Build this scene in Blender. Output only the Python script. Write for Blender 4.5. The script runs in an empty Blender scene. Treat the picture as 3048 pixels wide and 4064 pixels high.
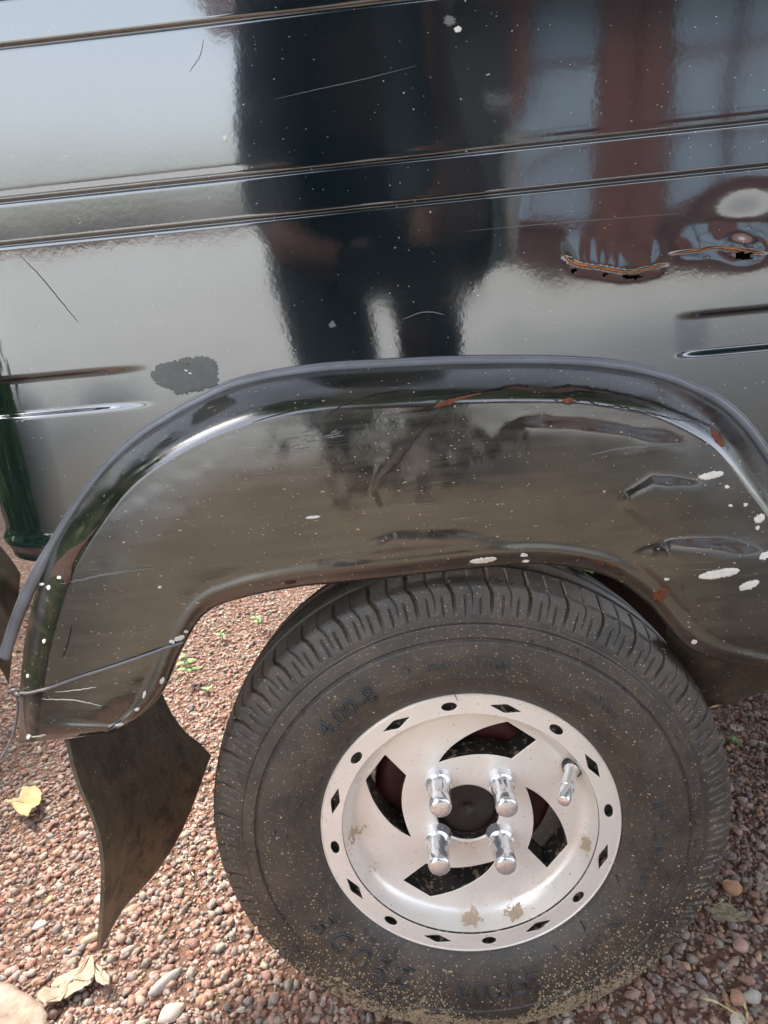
import bpy, bmesh, math, random
import numpy as np
from mathutils import Vector, Matrix
from mathutils.bvhtree import BVHTree

rng = np.random.default_rng(7)
random.seed(7)
SC = bpy.context.scene
COL = SC.collection

# ------------------------------------------------------------------ camera
CAM = np.array([-0.02166, -0.45972, 0.37517])
PITCH, YAW, ROLL = (math.radians(a) for a in (13.919, -2.7413, -5.4237))
FPX, CX, CY = 2709.0, 1524.0, 2032.0          # focal length in photo pixels
PS = 3048 / 1659                              # measuring scale of the photograph


def cam_axes():
    cy, sy, cp, sp = math.cos(YAW), math.sin(YAW), math.cos(PITCH), math.sin(PITCH)
    f = np.array([sy * cp, cy * cp, -sp]); r = np.array([cy, -sy, 0.0]); u = np.cross(r, f)
    c, s = math.cos(ROLL), math.sin(ROLL)
    return np.array([c * r + s * u, -s * r + c * u, f])


AX = cam_axes()
cam_d = bpy.data.cameras.new('camera')
cam_d.sensor_fit = 'VERTICAL'; cam_d.sensor_height = 36.0; cam_d.sensor_width = 27.0
cam_d.lens = FPX / 4064 * 36.0
cam_d.clip_start = 0.01; cam_d.clip_end = 600
cam = bpy.data.objects.new('camera', cam_d); COL.objects.link(cam)
mw = Matrix.Identity(4)
for i in range(3):
    mw[i][0], mw[i][1], mw[i][2], mw[i][3] = AX[0][i], AX[1][i], -AX[2][i], CAM[i]
cam.matrix_world = mw
SC.camera = cam

# ------------------------------------------------------------------ light
SUN_EL, SUN_AZ = math.radians(54), math.radians(308)   # azimuth from +Y clockwise
w = bpy.data.worlds.new('World'); SC.world = w; w.use_nodes = True
nt = w.node_tree; nt.nodes.clear()
sky = nt.nodes.new('ShaderNodeTexSky'); sky.sky_type = 'NISHITA'; sky.sun_disc = False
sky.sun_elevation = SUN_EL; sky.sun_rotation = SUN_AZ
sky.air_density = 1.0; sky.dust_density = 4.0; sky.ozone_density = 1.0
hsv = nt.nodes.new('ShaderNodeHueSaturation'); hsv.inputs['Saturation'].default_value = 0.48
bg = nt.nodes.new('ShaderNodeBackground'); bg.inputs['Strength'].default_value = 0.15
wo = nt.nodes.new('ShaderNodeOutputWorld')
nt.links.new(sky.outputs[0], hsv.inputs['Color']); nt.links.new(hsv.outputs[0], bg.inputs['Color'])
nt.links.new(bg.outputs[0], wo.inputs['Surface'])
sun_d = bpy.data.lights.new('sun', 'SUN'); sun_d.energy = .85; sun_d.angle = math.radians(14)
sun_d.color = (1.0, 0.95, 0.88)
sun = bpy.data.objects.new('sun', sun_d); COL.objects.link(sun)
sdir = Vector((math.sin(SUN_AZ) * math.cos(SUN_EL), math.cos(SUN_AZ) * math.cos(SUN_EL), math.sin(SUN_EL)))
sun.rotation_euler = sdir.to_track_quat('Z', 'Y').to_euler()
SC.view_settings.view_transform = 'Standard'; SC.view_settings.look = 'None'
SC.view_settings.gamma = 1.0; SC.view_settings.use_curve_mapping = False
SC.view_settings.exposure = 2.75

# ------------------------------------------------------------------ measuring helpers
TILT = math.tan(math.radians(5.0))            # the side panel leans out towards the top


def ray(p):
    d = AX.T @ np.array([(p[0] * PS - CX) / FPX, (CY - p[1] * PS) / FPX, 1.0])
    return d


def at_y(p, y):
    d = ray(p); return CAM + d * ((y - CAM[1]) / d[1])


def at_z(p, z):
    d = ray(p); return CAM + d * ((z - CAM[2]) / d[2])


def panel_y(z):
    return 0.03 - (z - 0.35) * TILT


def at_panel(p):
    d = ray(p)
    t = (0.03 - (CAM[2] - 0.35) * TILT - CAM[1]) / (d[1] + TILT * d[2])
    return CAM + d * t


def to_px(P):
    q = (np.atleast_2d(P) - CAM) @ AX.T
    return np.stack([(CX + FPX * q[:, 0] / q[:, 2]) / PS, (CY - FPX * q[:, 1] / q[:, 2]) / PS], 1)


def sstep(a, b, x):
    t = np.clip((np.asarray(x, float) - a) / (b - a), 0, 1); return t * t * (3 - 2 * t)


def spline(pts, n):
    """smooth Catmull-Rom resample of a point list (any dimension)"""
    P_ = np.asarray(pts, float)
    E_ = np.vstack([2 * P_[0] - P_[1], P_, 2 * P_[-1] - P_[-2]])
    u = np.linspace(0, len(P_) - 1, n); i = np.minimum(u.astype(int), len(P_) - 2); t = (u - i)[:, None]
    a, b, c, d = E_[i], E_[i + 1], E_[i + 2], E_[i + 3]
    return 0.5 * (2 * b + (c - a) * t + (2 * a - 5 * b + 4 * c - d) * t ** 2 + (3 * b - a - 3 * c + d) * t ** 3)


def inside(px, poly):
    x, y = px[:, 0], px[:, 1]; r = np.zeros(len(px), bool); n = len(poly)
    for i in range(n):
        x1, y1 = poly[i]; x2, y2 = poly[(i + 1) % n]
        c = ((y1 > y) != (y2 > y)) & (x < (x2 - x1) * (y - y1) / (y2 - y1 + 1e-12) + x1); r ^= c
    return r


def vnoise(x, y, seed=0):
    """cheap smooth value noise on arrays"""
    r = np.random.default_rng(seed); T = r.random((64, 64)) * 2 - 1
    xi, yi = np.floor(x).astype(int), np.floor(y).astype(int); fx, fy = x - xi, y - yi
    fx, fy = fx * fx * (3 - 2 * fx), fy * fy * (3 - 2 * fy)
    g = lambda a, b: T[a % 64, b % 64]
    return (g(xi, yi) * (1 - fx) + g(xi + 1, yi) * fx) * (1 - fy) + (g(xi, yi + 1) * (1 - fx) + g(xi + 1, yi + 1) * fx) * fy


# ------------------------------------------------------------------ object helpers
def link(name, me, m=None, parent=None, loc=None):
    o = bpy.data.objects.new(name, me); COL.objects.link(o)
    if m is not None and me is not None and not me.materials: me.materials.append(m)
    if parent is not None: o.parent = parent
    if loc is not None: o.location = loc
    return o


def mesh(name, v, f, m=None, parent=None, smooth=True, loc=None):
    me = bpy.data.meshes.new(name)
    v = np.asarray(v, np.float32); f = np.asarray(f, dtype=object) if not isinstance(f, np.ndarray) else f
    if isinstance(f, np.ndarray) and f.dtype != object and f.ndim == 2:
        k = f.shape[1]
        me.vertices.add(len(v)); me.vertices.foreach_set('co', v.ravel())
        me.loops.add(f.size); me.loops.foreach_set('vertex_index', f.ravel().astype(np.int32))
        me.polygons.add(len(f)); me.polygons.foreach_set('loop_start', (np.arange(len(f)) * k).astype(np.int32))
        me.polygons.foreach_set('loop_total', np.full(len(f), k, np.int32))
        me.update(calc_edges=True)
    else:
        me.from_pydata([tuple(map(float, a)) for a in v], [], [tuple(int(i) for i in a) for a in f])
    if smooth: me.polygons.foreach_set('use_smooth', [True] * len(me.polygons))
    me.update()
    return link(name, me, m, parent, loc)


def grid_faces(nu, nv, wrap=False, flip=False):
    u = np.arange(nu if wrap else nu - 1)[:, None]; v = np.arange(nv - 1)[None, :]
    a = u * nv + v; b = ((u + 1) % nu) * nv + v
    q = np.stack([a, b, b + 1, a + 1], -1).reshape(-1, 4)
    return q[:, ::-1].copy() if flip else q


def tag(o, label, cat, group=None, kind=None):
    if label: o['label'] = label
    if cat: o['category'] = cat
    if group: o['group'] = group
    if kind: o['kind'] = kind
    return o


def empty(name, loc=(0, 0, 0), parent=None):
    o = bpy.data.objects.new(name, None); COL.objects.link(o); o.location = loc
    o.empty_display_size = 0.05
    if parent: o.parent = parent
    return o


def lathe(name, prof, n, m, parent=None, loc=None, smooth=True, closed=False):
    """prof: (r, y) list turned about the Y axis"""
    prof = np.asarray(prof, float); a = np.linspace(0, 2 * np.pi, n, endpoint=False)
    r, y = prof[:, 0], prof[:, 1]
    V = np.stack([np.outer(np.sin(a), r), np.broadcast_to(y, (n, len(y))), np.outer(np.cos(a), r)], -1).reshape(-1, 3)
    return mesh(name, V, grid_faces(n, len(prof), True), m, parent, smooth, loc)


def tube(path, rad, sides=8, cap=True):
    """verts, faces of a tube along path; rad scalar or per point"""
    path = np.asarray(path, float); n = len(path); rad = np.broadcast_to(np.asarray(rad, float), (n,))
    T = np.gradient(path, axis=0); T /= np.linalg.norm(T, axis=1)[:, None] + 1e-12
    ref = np.array([0.31, 0.17, 0.93]); A = np.cross(T, ref); A /= np.linalg.norm(A, axis=1)[:, None] + 1e-12
    B = np.cross(T, A); a = np.linspace(0, 2 * np.pi, sides, endpoint=False)
    V = (path[:, None, :] + rad[:, None, None] * (np.cos(a)[None, :, None] * A[:, None, :] + np.sin(a)[None, :, None] * B[:, None, :]))
    F = []
    for i in range(n - 1):
        for k in range(sides):
            F.append((i * sides + k, i * sides + (k + 1) % sides, (i + 1) * sides + (k + 1) % sides, (i + 1) * sides + k))
    if cap: F.append(tuple(range(sides))[::-1]); F.append(tuple((n - 1) * sides + k for k in range(sides)))
    return V.reshape(-1, 3), F


def box(name, x0, x1, y0, y1, z0, z1, m, parent=None, bevel=0.0):
    bm = bmesh.new(); bmesh.ops.create_cube(bm, size=1)
    for v in bm.verts:
        v.co = ((x0 + x1) / 2 + v.co.x * (x1 - x0), (y0 + y1) / 2 + v.co.y * (y1 - y0), (z0 + z1) / 2 + v.co.z * (z1 - z0))
    if bevel: bmesh.ops.bevel(bm, geom=bm.edges[:], offset=bevel, segments=2, affect='EDGES')
    me = bpy.data.meshes.new(name); bm.to_mesh(me); bm.free()
    return link(name, me, m, parent)


# ------------------------------------------------------------------ materials
class NT:
    def __init__(s, name):
        s.m = bpy.data.materials.new(name); s.m.use_nodes = True; s.t = s.m.node_tree
        s.b = s.t.nodes['Principled BSDF']

    def n(s, typ, **k):
        o = s.t.nodes.new('ShaderNode' + typ)
        for a, v in k.items(): setattr(o, a, v)
        return o

    def l(s, a, b): s.t.links.new(a, b)

    def set(s, **k):
        for a, v in k.items():
            i = s.b.inputs[a.replace('_', ' ')]
            if hasattr(v, 'is_output') or isinstance(v, bpy.types.NodeSocket): s.l(v, i)
            else: i.default_value = v

    def coord(s, scale=(1, 1, 1), loc=(0, 0, 0)):
        c = s.n('TexCoord'); mp = s.n('Mapping'); mp.inputs['Scale'].default_value = scale
        mp.inputs['Location'].default_value = loc
        s.l(c.outputs['Object'], mp.inputs[0]); return mp.outputs[0]

    def noise(s, scale, detail=4, rough=.55, co=None):
        x = s.n('TexNoise'); x.inputs['Scale'].default_value = scale; x.inputs['Detail'].default_value = detail
        x.inputs['Roughness'].default_value = rough; s.l(co if co is not None else s.coord(), x.inputs['Vector'])
        return x.outputs['Fac']

    def ramp(s, fac, a, b, va=0.0, vb=1.0):
        x = s.n('MapRange'); x.clamp = True
        x.inputs['From Min'].default_value = a; x.inputs['From Max'].default_value = b
        x.inputs['To Min'].default_value = va; x.inputs['To Max'].default_value = vb
        s.l(fac, x.inputs['Value']); return x.outputs[0]

    def math(s, op, a, b=None):
        x = s.n('Math', operation=op)
        for i, v in enumerate((a, b)):
            if v is None: continue
            if isinstance(v, (int, float)): x.inputs[i].default_value = v
            else: s.l(v, x.inputs[i])
        return x.outputs[0]

    def mix(s, fac, a, b):
        x = s.n('Mix', data_type='RGBA')
        for sock, v in ((x.inputs['Factor'], fac), (x.inputs[6], a), (x.inputs[7], b)):
            if isinstance(v, (int, float)): sock.default_value = v
            elif isinstance(v, tuple): sock.default_value = (*v, 1) if len(v) == 3 else v
            else: s.l(v, sock)
        return x.outputs[2]

    def specks(s, cells, size, keep, co=None):
        """sparse small spots: 1 inside a spot"""
        v = s.n('TexVoronoi', feature='F1'); v.inputs['Scale'].default_value = cells
        if co is None:
            if not hasattr(s, 'warp'):
                nz = s.n('TexNoise'); nz.inputs['Scale'].default_value = 420; nz.inputs['Detail'].default_value = 2
                base = s.coord((1, 1, 1.7)); s.l(s.coord(), nz.inputs['Vector'])
                sc = s.n('VectorMath', operation='SCALE'); s.l(nz.outputs['Color'], sc.inputs[0]); sc.inputs['Scale'].default_value = .0042
                ad = s.n('VectorMath', operation='ADD'); s.l(base, ad.inputs[0]); s.l(sc.outputs[0], ad.inputs[1]); s.warp = ad.outputs[0]
            co = s.warp
        s.l(co, v.inputs['Vector'])
        sep = s.n('SeparateColor'); s.l(v.outputs['Color'], sep.inputs[0])
        k = s.math('LESS_THAN', sep.outputs[0], keep)
        lim = s.math('MULTIPLY', s.math('ADD', sep.outputs[1], 0.3), size)
        return s.math('MULTIPLY', s.math('LESS_THAN', v.outputs['Distance'], lim), k)

    def bump(s, h, strength=.2, dist=.001):
        x = s.n('Bump'); x.inputs['Strength'].default_value = strength; x.inputs['Distance'].default_value = dist
        s.l(h, x.inputs['Height']); s.l(x.outputs[0], s.b.inputs['Normal']); return x


def simple(name, col, rough=.6, metal=0.0, ior=1.5, var=0.0, vscale=40, bump=0.0):
    k = NT(name); k.set(Roughness=rough, Metallic=metal, IOR=ior)
    if var:
        f = k.noise(vscale, 6, .65)
        k.set(Base_Color=k.mix(k.ramp(f, .3, .7), tuple(c * (1 - var) for c in col), tuple(min(1, c * (1 + var)) for c in col)))
        if bump: k.bump(f, bump, .002)
    else: k.set(Base_Color=(*col, 1))
    return k.m


def paint_mat():
    k = NT('dark_green_paint')
    base = (0.004, 0.010, 0.013)
    film = k.ramp(k.noise(9, 5, .6), .35, .75, .002, .014)              # thin dust film
    c = k.mix(film, base, (.50, .47, .42))
    sp = k.math('MAXIMUM', k.specks(170, .09, .08), k.math('MAXIMUM', k.specks(320, .11, .12), k.specks(60, .028, .09)))
    c = k.mix(sp, c, (.55, .45, .36))
    st = k.coord((4, 4, 420))
    hair = k.ramp(k.noise(5, 3, .6, st), .70, .76, 0, .03)              # fine horizontal wipe marks
    c = k.mix(hair, c, (.6, .6, .58))
    r = k.ramp(k.noise(14, 5, .6), .3, .7, .045, .10)
    r = k.math('MAXIMUM', r, k.math('MULTIPLY', sp, .7))
    k.set(Base_Color=c, Roughness=r, IOR=2.5)
    h = k.math('ADD', k.math('MULTIPLY', k.noise(260, 2, .5), .15), k.math('MULTIPLY', k.noise(16, 2, .5), 1.0))
    k.bump(h, .10, .0012)
    return k.m


def fender_mat():
    k = NT('worn_fender_paint')
    co = k.coord((13, 13, 150))
    film = k.ramp(k.noise(1.0, 6, .7, co), .42, .64, .008, .11)
    blot = k.ramp(k.noise(22, 6, .65), .45, .72, 0, .09)
    c = k.mix(k.math('ADD', film, blot), (.008, .010, .009), (.25, .195, .14))
    sp = k.math('MAXIMUM', k.specks(200, .14, .18), k.math('MAXIMUM', k.specks(340, .15, .16), k.specks(80, .05, .20)))
    c = k.mix(sp, c, (.52, .36, .24))
    hz = k.coord((7, 7, 520))
    scr = k.math('MULTIPLY', k.ramp(k.noise(3.2, 3, .6, hz), .66, .72, 0, .35), k.ramp(k.noise(14, 2), .5, .62))
    c = k.mix(scr, c, (.45, .45, .44))
    r = k.math('MAXIMUM', k.ramp(k.noise(1.4, 5, .65, co), .3, .75, .08, .24), k.math('MULTIPLY', sp, .8))
    k.set(Base_Color=c, Roughness=r, IOR=2.1)
    h = k.math('ADD', k.math('MULTIPLY', k.noise(300, 2, .5), .2), k.math('MULTIPLY', sp, 1.2))
    h = k.math('ADD', h, k.math('MULTIPLY', k.noise(24, 2, .5), .9))
    k.bump(h, .14, .0014)
    return k.m


def tyre_mat():
    k = NT('dusty_rubber')
    at = k.n('Attribute', attribute_name='dirt'); at.attribute_type = 'GEOMETRY'
    geo = k.coord()
    sep = k.n('SeparateXYZ'); k.l(geo, sep.inputs[0])
    low = k.ramp(sep.outputs[2], -.05, -.20)
    n1 = k.noise(30, 6, .7); n2 = k.noise(170, 6, .72)
    fl = k.n('VectorMath', operation='MULTIPLY'); k.l(geo, fl.inputs[0]); fl.inputs[1].default_value = (1, 0, 1)
    ln = k.n('VectorMath', operation='LENGTH'); k.l(fl.outputs[0], ln.inputs[0])
    low = k.math('MULTIPLY', low, k.ramp(ln.outputs['Value'], .150, .178, .50, 1.12))
    cl = k.n('VectorMath', operation='DISTANCE'); k.l(geo, cl.inputs[0]); cl.inputs[1].default_value = (.010, -.014, -.146)
    low = k.math('SUBTRACT', low, k.ramp(cl.outputs['Value'], .050, .030, 0, .55))
    dust = k.ramp(n1, .34, .74, .06, .34)
    c = k.mix(dust, (.026, .0255, .025), (.23, .165, .105))
    c = k.mix(k.math('MULTIPLY', at.outputs['Fac'], .5), c, (.11, .075, .045))
    thr = k.math('ADD', k.math('MULTIPLY', low, .31), k.ramp(n1, .35, .65, -.05, .05))
    cak = k.math('GREATER_THAN', k.math('ADD', n2, thr), .76)
    sp = k.math('MAXIMUM', k.specks(200, .14, .13), k.math('MAXIMUM', k.specks(380, .19, .24), k.specks(640, .24, .24)))
    mud = k.math('MAXIMUM', cak, sp)
    c = k.mix(mud, c, k.mix(n2, (.30, .21, .12), (.52, .42, .29)))
    k.set(Base_Color=c, Roughness=k.mix(mud, k.mix(n1, (.36,) * 3, (.62,) * 3), (.9,) * 3), IOR=1.5)
    h = k.math('ADD', k.math('MULTIPLY', mud, .8), k.math('MULTIPLY', n2, .5))
    k.bump(h, .35, .0012)
    return k.m


def rim_mat(black=False):
    k = NT('black_rim_paint' if black else 'machined_aluminium')
    n1 = k.noise(40, 6, .7); n2 = k.noise(210, 5, .7)
    spots = ((-.078, -.043, .012), (-.072, -.052, .009), (.034, -.094, .016), (.052, -.092, .012), (-.09, -.01, .016), (.088, .05, .010), (-.004, -.096, .014),
             (.03, .02, .008), (.092, -.03, .012), (.0, -.03, .014))
    msk = None
    co = k.coord()
    for (x, z, r) in spots:
        vm = k.n('VectorMath', operation='DISTANCE'); k.l(co, vm.inputs[0]); vm.inputs[1].default_value = (x, .012, z)
        q = k.ramp(vm.outputs['Value'], r * 1.45, r * .2, 0, .45)
        msk = q if msk is None else k.math('MAXIMUM', msk, q)
    dirt = k.math('GREATER_THAN', k.math('ADD', k.math('MULTIPLY', n2, .7), msk), .70)
    sp = k.math('MAXIMUM', k.specks(210, .16, .09), k.specks(420, .2, .09))
    dirt = k.math('MAXIMUM', dirt, sp)
    if black:
        dirt = k.math('MAXIMUM', dirt, k.math('GREATER_THAN', k.math('ADD', n2, k.math('MULTIPLY', n1, .4)), .78))
        c = k.mix(dirt, (.020, .018, .016), (.26, .19, .12)); k.set(Base_Color=c, Roughness=.45, IOR=1.5)
    else:
        film = k.ramp(n1, .35, .7, .04, .22)
        c = k.mix(film, (.87, .815, .745), (.70, .60, .48))
        c = k.mix(k.math('MULTIPLY', msk, k.ramp(n1, .4, .6, .2, .9)), c, (.50, .38, .25)); c = k.mix(k.math('MULTIPLY', dirt, .85), c, k.mix(n2, (.22, .14, .075), (.50, .37, .23)))
        ring = k.n('TexWave', wave_type='RINGS', rings_direction='Y'); ring.inputs['Scale'].default_value = 260
        ring.inputs['Distortion'].default_value = 1.5; k.l(k.coord(), ring.inputs['Vector'])
        r = k.math('ADD', k.math('MULTIPLY', ring.outputs['Fac'], .05), k.ramp(n1, .3, .7, .24, .38))
        k.set(Base_Color=c, Metallic=k.math('SUBTRACT', .32, k.math('MULTIPLY', dirt, .32)),
              Roughness=k.math('MAXIMUM', r, k.math('MULTIPLY', dirt, .85)))
    k.bump(k.math('ADD', dirt, k.math('MULTIPLY', n2, .15)), .25, .0006)
    return k.m


def chrome_mat():
    k = NT('chrome'); n2 = k.noise(260, 5, .7)
    d = k.ramp(n2, .62, .70, 0, .6)
    k.set(Base_Color=k.mix(d, (.86, .86, .87), (.42, .36, .28)), Metallic=k.math('SUBTRACT', .82, k.math('MULTIPLY', d, .6)),
          Roughness=k.math('ADD', .22, k.math('MULTIPLY', d, .5)))
    return k.m


def gravel_mat():
    k = NT('pebble'); at = k.n('Attribute', attribute_name='Col'); at.attribute_type = 'GEOMETRY'
    n1 = k.noise(420, 5, .7)
    c = k.mix(k.ramp(n1, .3, .7), at.outputs['Color'], k.mix(.5, at.outputs['Color'], (.55, .46, .38)))
    c = k.mix(k.ramp(k.noise(900, 3, .6), .60, .70, 0, .35), c, (.10, .06, .045))
    k.set(Base_Color=c, Roughness=.75, IOR=1.45); k.bump(n1, .5, .0008)
    return k.m


def ground_mat():
    k = NT('red_gravel_dirt')
    n0 = k.noise(2.2, 5, .6); n1 = k.noise(110, 6, .75)
    v = k.n('TexVoronoi', feature='F1'); v.inputs['Scale'].default_value = 105; k.l(k.coord(), v.inputs['Vector'])
    hs = k.n('SeparateColor'); k.l(v.outputs['Color'], hs.inputs[0])
    c = k.mix(n1, (.105, .050, .033), (.235, .130, .088))
    st = k.mix(hs.outputs[0], (.34, .15, .09), (.48, .42, .36))
    c = k.mix(k.math('MULTIPLY', k.math('LESS_THAN', v.outputs['Distance'], .42), k.ramp(n0, .3, .6, .5, .95)), c, st)
    k.set(Base_Color=c, Roughness=.9, IOR=1.4)
    h = k.math('ADD', k.math('MULTIPLY', v.outputs['Distance'], -1.1), k.math('MULTIPLY', n1, .7))
    k.bump(h, .8, .006)
    return k.m


def flap_mat():
    k = NT('muddy_rubber_flap')
    co = k.coord((60, 60, 9)); n1 = k.noise(1.0, 6, .7, co); n2 = k.noise(120, 6, .75)
    sep = k.n('SeparateXYZ'); k.l(k.coord(), sep.inputs[0])
    low = k.ramp(sep.outputs[2], .08, -.06, .08, .50)
    d = k.math('ADD', k.ramp(n1, .35, .7, 0, .30), low)
    c = k.mix(d, (.022, .020, .018), (.27, .19, .11))
    c = k.mix(k.ramp(k.noise(45, 6, .7), .48, .62, 0, .75), c, (.045, .036, .028)); c = k.mix(k.ramp(n2, .56, .66, 0, .6), c, (.03, .022, .016))
    sp = k.math('MAXIMUM', k.specks(180, .18, .12), k.specks(420, .2, .12))
    c = k.mix(sp, c, (.34, .24, .14))
    k.set(Base_Color=c, Roughness=.62, IOR=1.45); k.bump(k.math('ADD', n2, sp), .35, .0012)
    return k.m


def rust_mat(name='rust', a=(.06, .020, .010), b=(.22, .072, .027)):
    k = NT(name); n = k.noise(260, 6, .75)
    k.set(Base_Color=k.mix(k.ramp(n, .3, .7), a, b), Roughness=.85, IOR=1.4); k.bump(n, .6, .001); return k.m


def leaf_mat(name, a, b, scale=60, trans=.0):
    k = NT(name); n = k.noise(scale, 6, .7)
    k.set(Base_Color=k.mix(k.ramp(n, .32, .68), a, b), Roughness=.55, IOR=1.4)
    if trans: k.set(Transmission_Weight=0.0, Subsurface_Weight=trans); k.b.inputs['Subsurface Radius'].default_value = (.002, .004, .001)
    k.bump(n, .4, .001); return k.m


M = dict(
    paint=paint_mat(), fender=fender_mat(), tyre=tyre_mat(), rim=rim_mat(), rimblack=rim_mat(True), chrome=chrome_mat(),
    gravel=gravel_mat(), ground=ground_mat(), flap=flap_mat(), rust=rust_mat(),
    rustdark=rust_mat('dark_rust', (.020, .010, .007), (.075, .032, .018)),
    bead=simple('grey_vinyl_beading', (.145, .152, .165), .38, 0, 1.6, .25, 30, .1),
    crack=simple('crack_shadow_gap', (.012, .009, .008), .8),
    chip=simple('white_undercoat', (.72, .69, .62), .7, 0, 1.45, .12, 300, .3),
    filler=simple('grey_filler', (.13, .133, .126), .75, 0, 1.5, .12, 120, .3),
    scratch=simple('scratched_paint', (.13, .135, .13), .5),
    drum=simple('maroon_brake_drum', (.075, .019, .015), .5, 0, 1.5, .3, 60, .2),
    hub=simple('greasy_hub', (.016, .011, .009), .5, 0, 1.5, .5, 120, .4),
    wire=simple('grey_wire', (.16, .155, .16), .4),
    under=simple('underbody', (.022, .019, .016), .8, 0, 1.5, .3, 20, .2),
    sill=simple('dusty_sill', (.045, .040, .026), .55, 0, 1.6, .4, 40, .3),
    mud=simple('dried_mud', (.36, .27, .17), .9, 0, 1.4, .3, 300, .4),
    letter=simple('highlight_letter_rubber', (.046, .045, .044), .45, 0, 1.5, .5, 120, .3),  # lighter than the tyre: edge highlights of the letters put into the colour
    spew=simple('rubber_hair', (.03, .032, .035), .35),
)

# ================================================================== THE SETTING
GZ = -0.203
ca = np.unique(np.concatenate([np.linspace(-1.6, 1.6, 161), np.sign(np.linspace(-1, 1, 121)) * (1.6 + np.abs(np.linspace(-1, 1, 121)) ** 3 * 150)]))
gx, gy = np.meshgrid(ca, ca, indexing='ij')
gz = GZ + .006 * vnoise(gx * 6 + 3, gy * 6 + 5, 3) * np.exp(-(gx ** 2 + gy ** 2) / 6)
ground = mesh('ground', np.stack([gx, gy, gz], -1).reshape(-1, 3), grid_faces(len(ca), len(ca)), M['ground'])
ground['kind'] = 'structure'

k = NT('pale_concrete'); n1 = k.noise(2.5, 6, .65); n2 = k.noise(60, 5, .7)
sy = k.n('SeparateXYZ'); k.l(k.coord(), sy.inputs[0])
near_ = k.ramp(k.math('ADD', sy.outputs[1], k.math('MULTIPLY', n1, 1.2)), -1.6, -.2)
k.set(Base_Color=k.mix(near_, k.mix(n1, (.28, .285, .275), (.38, .385, .37)), k.mix(n2, (.16, .125, .09), (.30, .24, .175))), Roughness=.85, IOR=1.4); k.bump(n2, .3, .003); M['yard'] = k.m
px_ = np.sign(np.linspace(-1, 1, 61)) * np.abs(np.linspace(-1, 1, 61)) ** 2 * 70; py_ = -.36 - 70 * np.linspace(0, 1, 41) ** 3; YX, YY = np.meshgrid(px_, py_, indexing='ij')
YY = YY + .06 * np.sin(YX * 3.1) * (YY > -.37)
yard = mesh('pavement', np.stack([YX, YY, np.full_like(YX, GZ + .014)], -1).reshape(-1, 3), grid_faces(61, 41, flip=True), M['yard']); yard['kind'] = 'structure'

# ================================================================== THE VEHICLE
car = empty('three_wheeler')
tag(car, 'dark green three-wheeler with a dented rear fender and a silver wheel', 'three-wheeler')

def crease(X, Y, pts, A, decay, w):
    """sharp fold along a line, fading out on its right-hand side"""
    best = np.full(X.shape, 1e9); sg = np.zeros(X.shape); al = np.zeros(X.shape); n = len(pts) - 1
    for i in range(n):
        (x1, y1), (x2, y2) = pts[i], pts[i + 1]; L = math.hypot(x2 - x1, y2 - y1); tx, ty = (x2 - x1) / L, (y2 - y1) / L
        t = np.clip((X - x1) * tx + (Y - y1) * ty, 0, L); dx, dy = X - x1 - t * tx, Y - y1 - t * ty; D = np.hypot(dx, dy)
        k = D < best; best = np.where(k, D, best); sg = np.where(k, np.sign(-dx * ty + dy * tx), sg); al = np.where(k, (i + t / L) / n, al)
    sd = best * sg
    sp = w * np.logaddexp(0, np.clip(sd / w, -40, 40))
    return A * 3.5e-4 * sp * np.exp(-sp / decay) * sstep(0, .32, al) * (1 - sstep(.74, 1, al))


CREASES = [(((880, 1135), (822, 1104), (800, 1062), (812, 1030), (868, 960), (960, 860)), .20, 22, 2),
           (((1030, 950), (1130, 906), (1250, 908), (1400, 935), (1550, 948)), -.44, 26, 5),
           (((1322, 1090), (1350, 1062), (1410, 1030), (1560, 1040)), -.50, 34, 4),
           (((1310, 1205), (1450, 1162), (1560, 1165), (1700, 1200)), -.56, 52, 4),
           (((680, 1220), (850, 1152), (1010, 1150), (1140, 1182)), -.56, 24, 4)]

# --- seam curve (fender against panel) and lip curve (wheel opening), as measured, station by station
ST = [((41, 1606), (240, 1583)), ((43, 1480), (305, 1542)), ((66, 1320), (350, 1490)), ((124, 1160), (385, 1410)),
      ((236, 1000), (440, 1325)), ((372, 897), (520, 1291)), ((520, 828), (640, 1267)), ((680, 800), (740, 1257)), ((830, 790), (830, 1248)),
      ((1000, 783), (1000, 1229)), ((1200, 783), (1150, 1217)), ((1330, 794), (1250, 1226)), ((1440, 818), (1330, 1250)),
      ((1540, 864), (1400, 1300)), ((1600, 914), (1440, 1345)), ((1660, 994), (1480, 1390)), ((1740, 1115), (1540, 1420)),
      ((1800, 1230), (1660, 1442)), ((1850, 1400), (1850, 1465))]
NU, NV = 420, 120
Oc = spline([s[0] for s in ST], NU); Ic = spline([s[1] for s in ST], NU)
Y_LIP, H_F = -0.003, 0.052
tt = np.linspace(0, 1, NV); vv = tt
fy0 = np.array([at_panel(p)[1] for p in Oc])
fV = np.zeros((NU, NV + 4, 3))
ua = np.linspace(0, 1, NU) * (len(ST) - 1)
PXF = np.zeros((NU, NV, 2))
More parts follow.
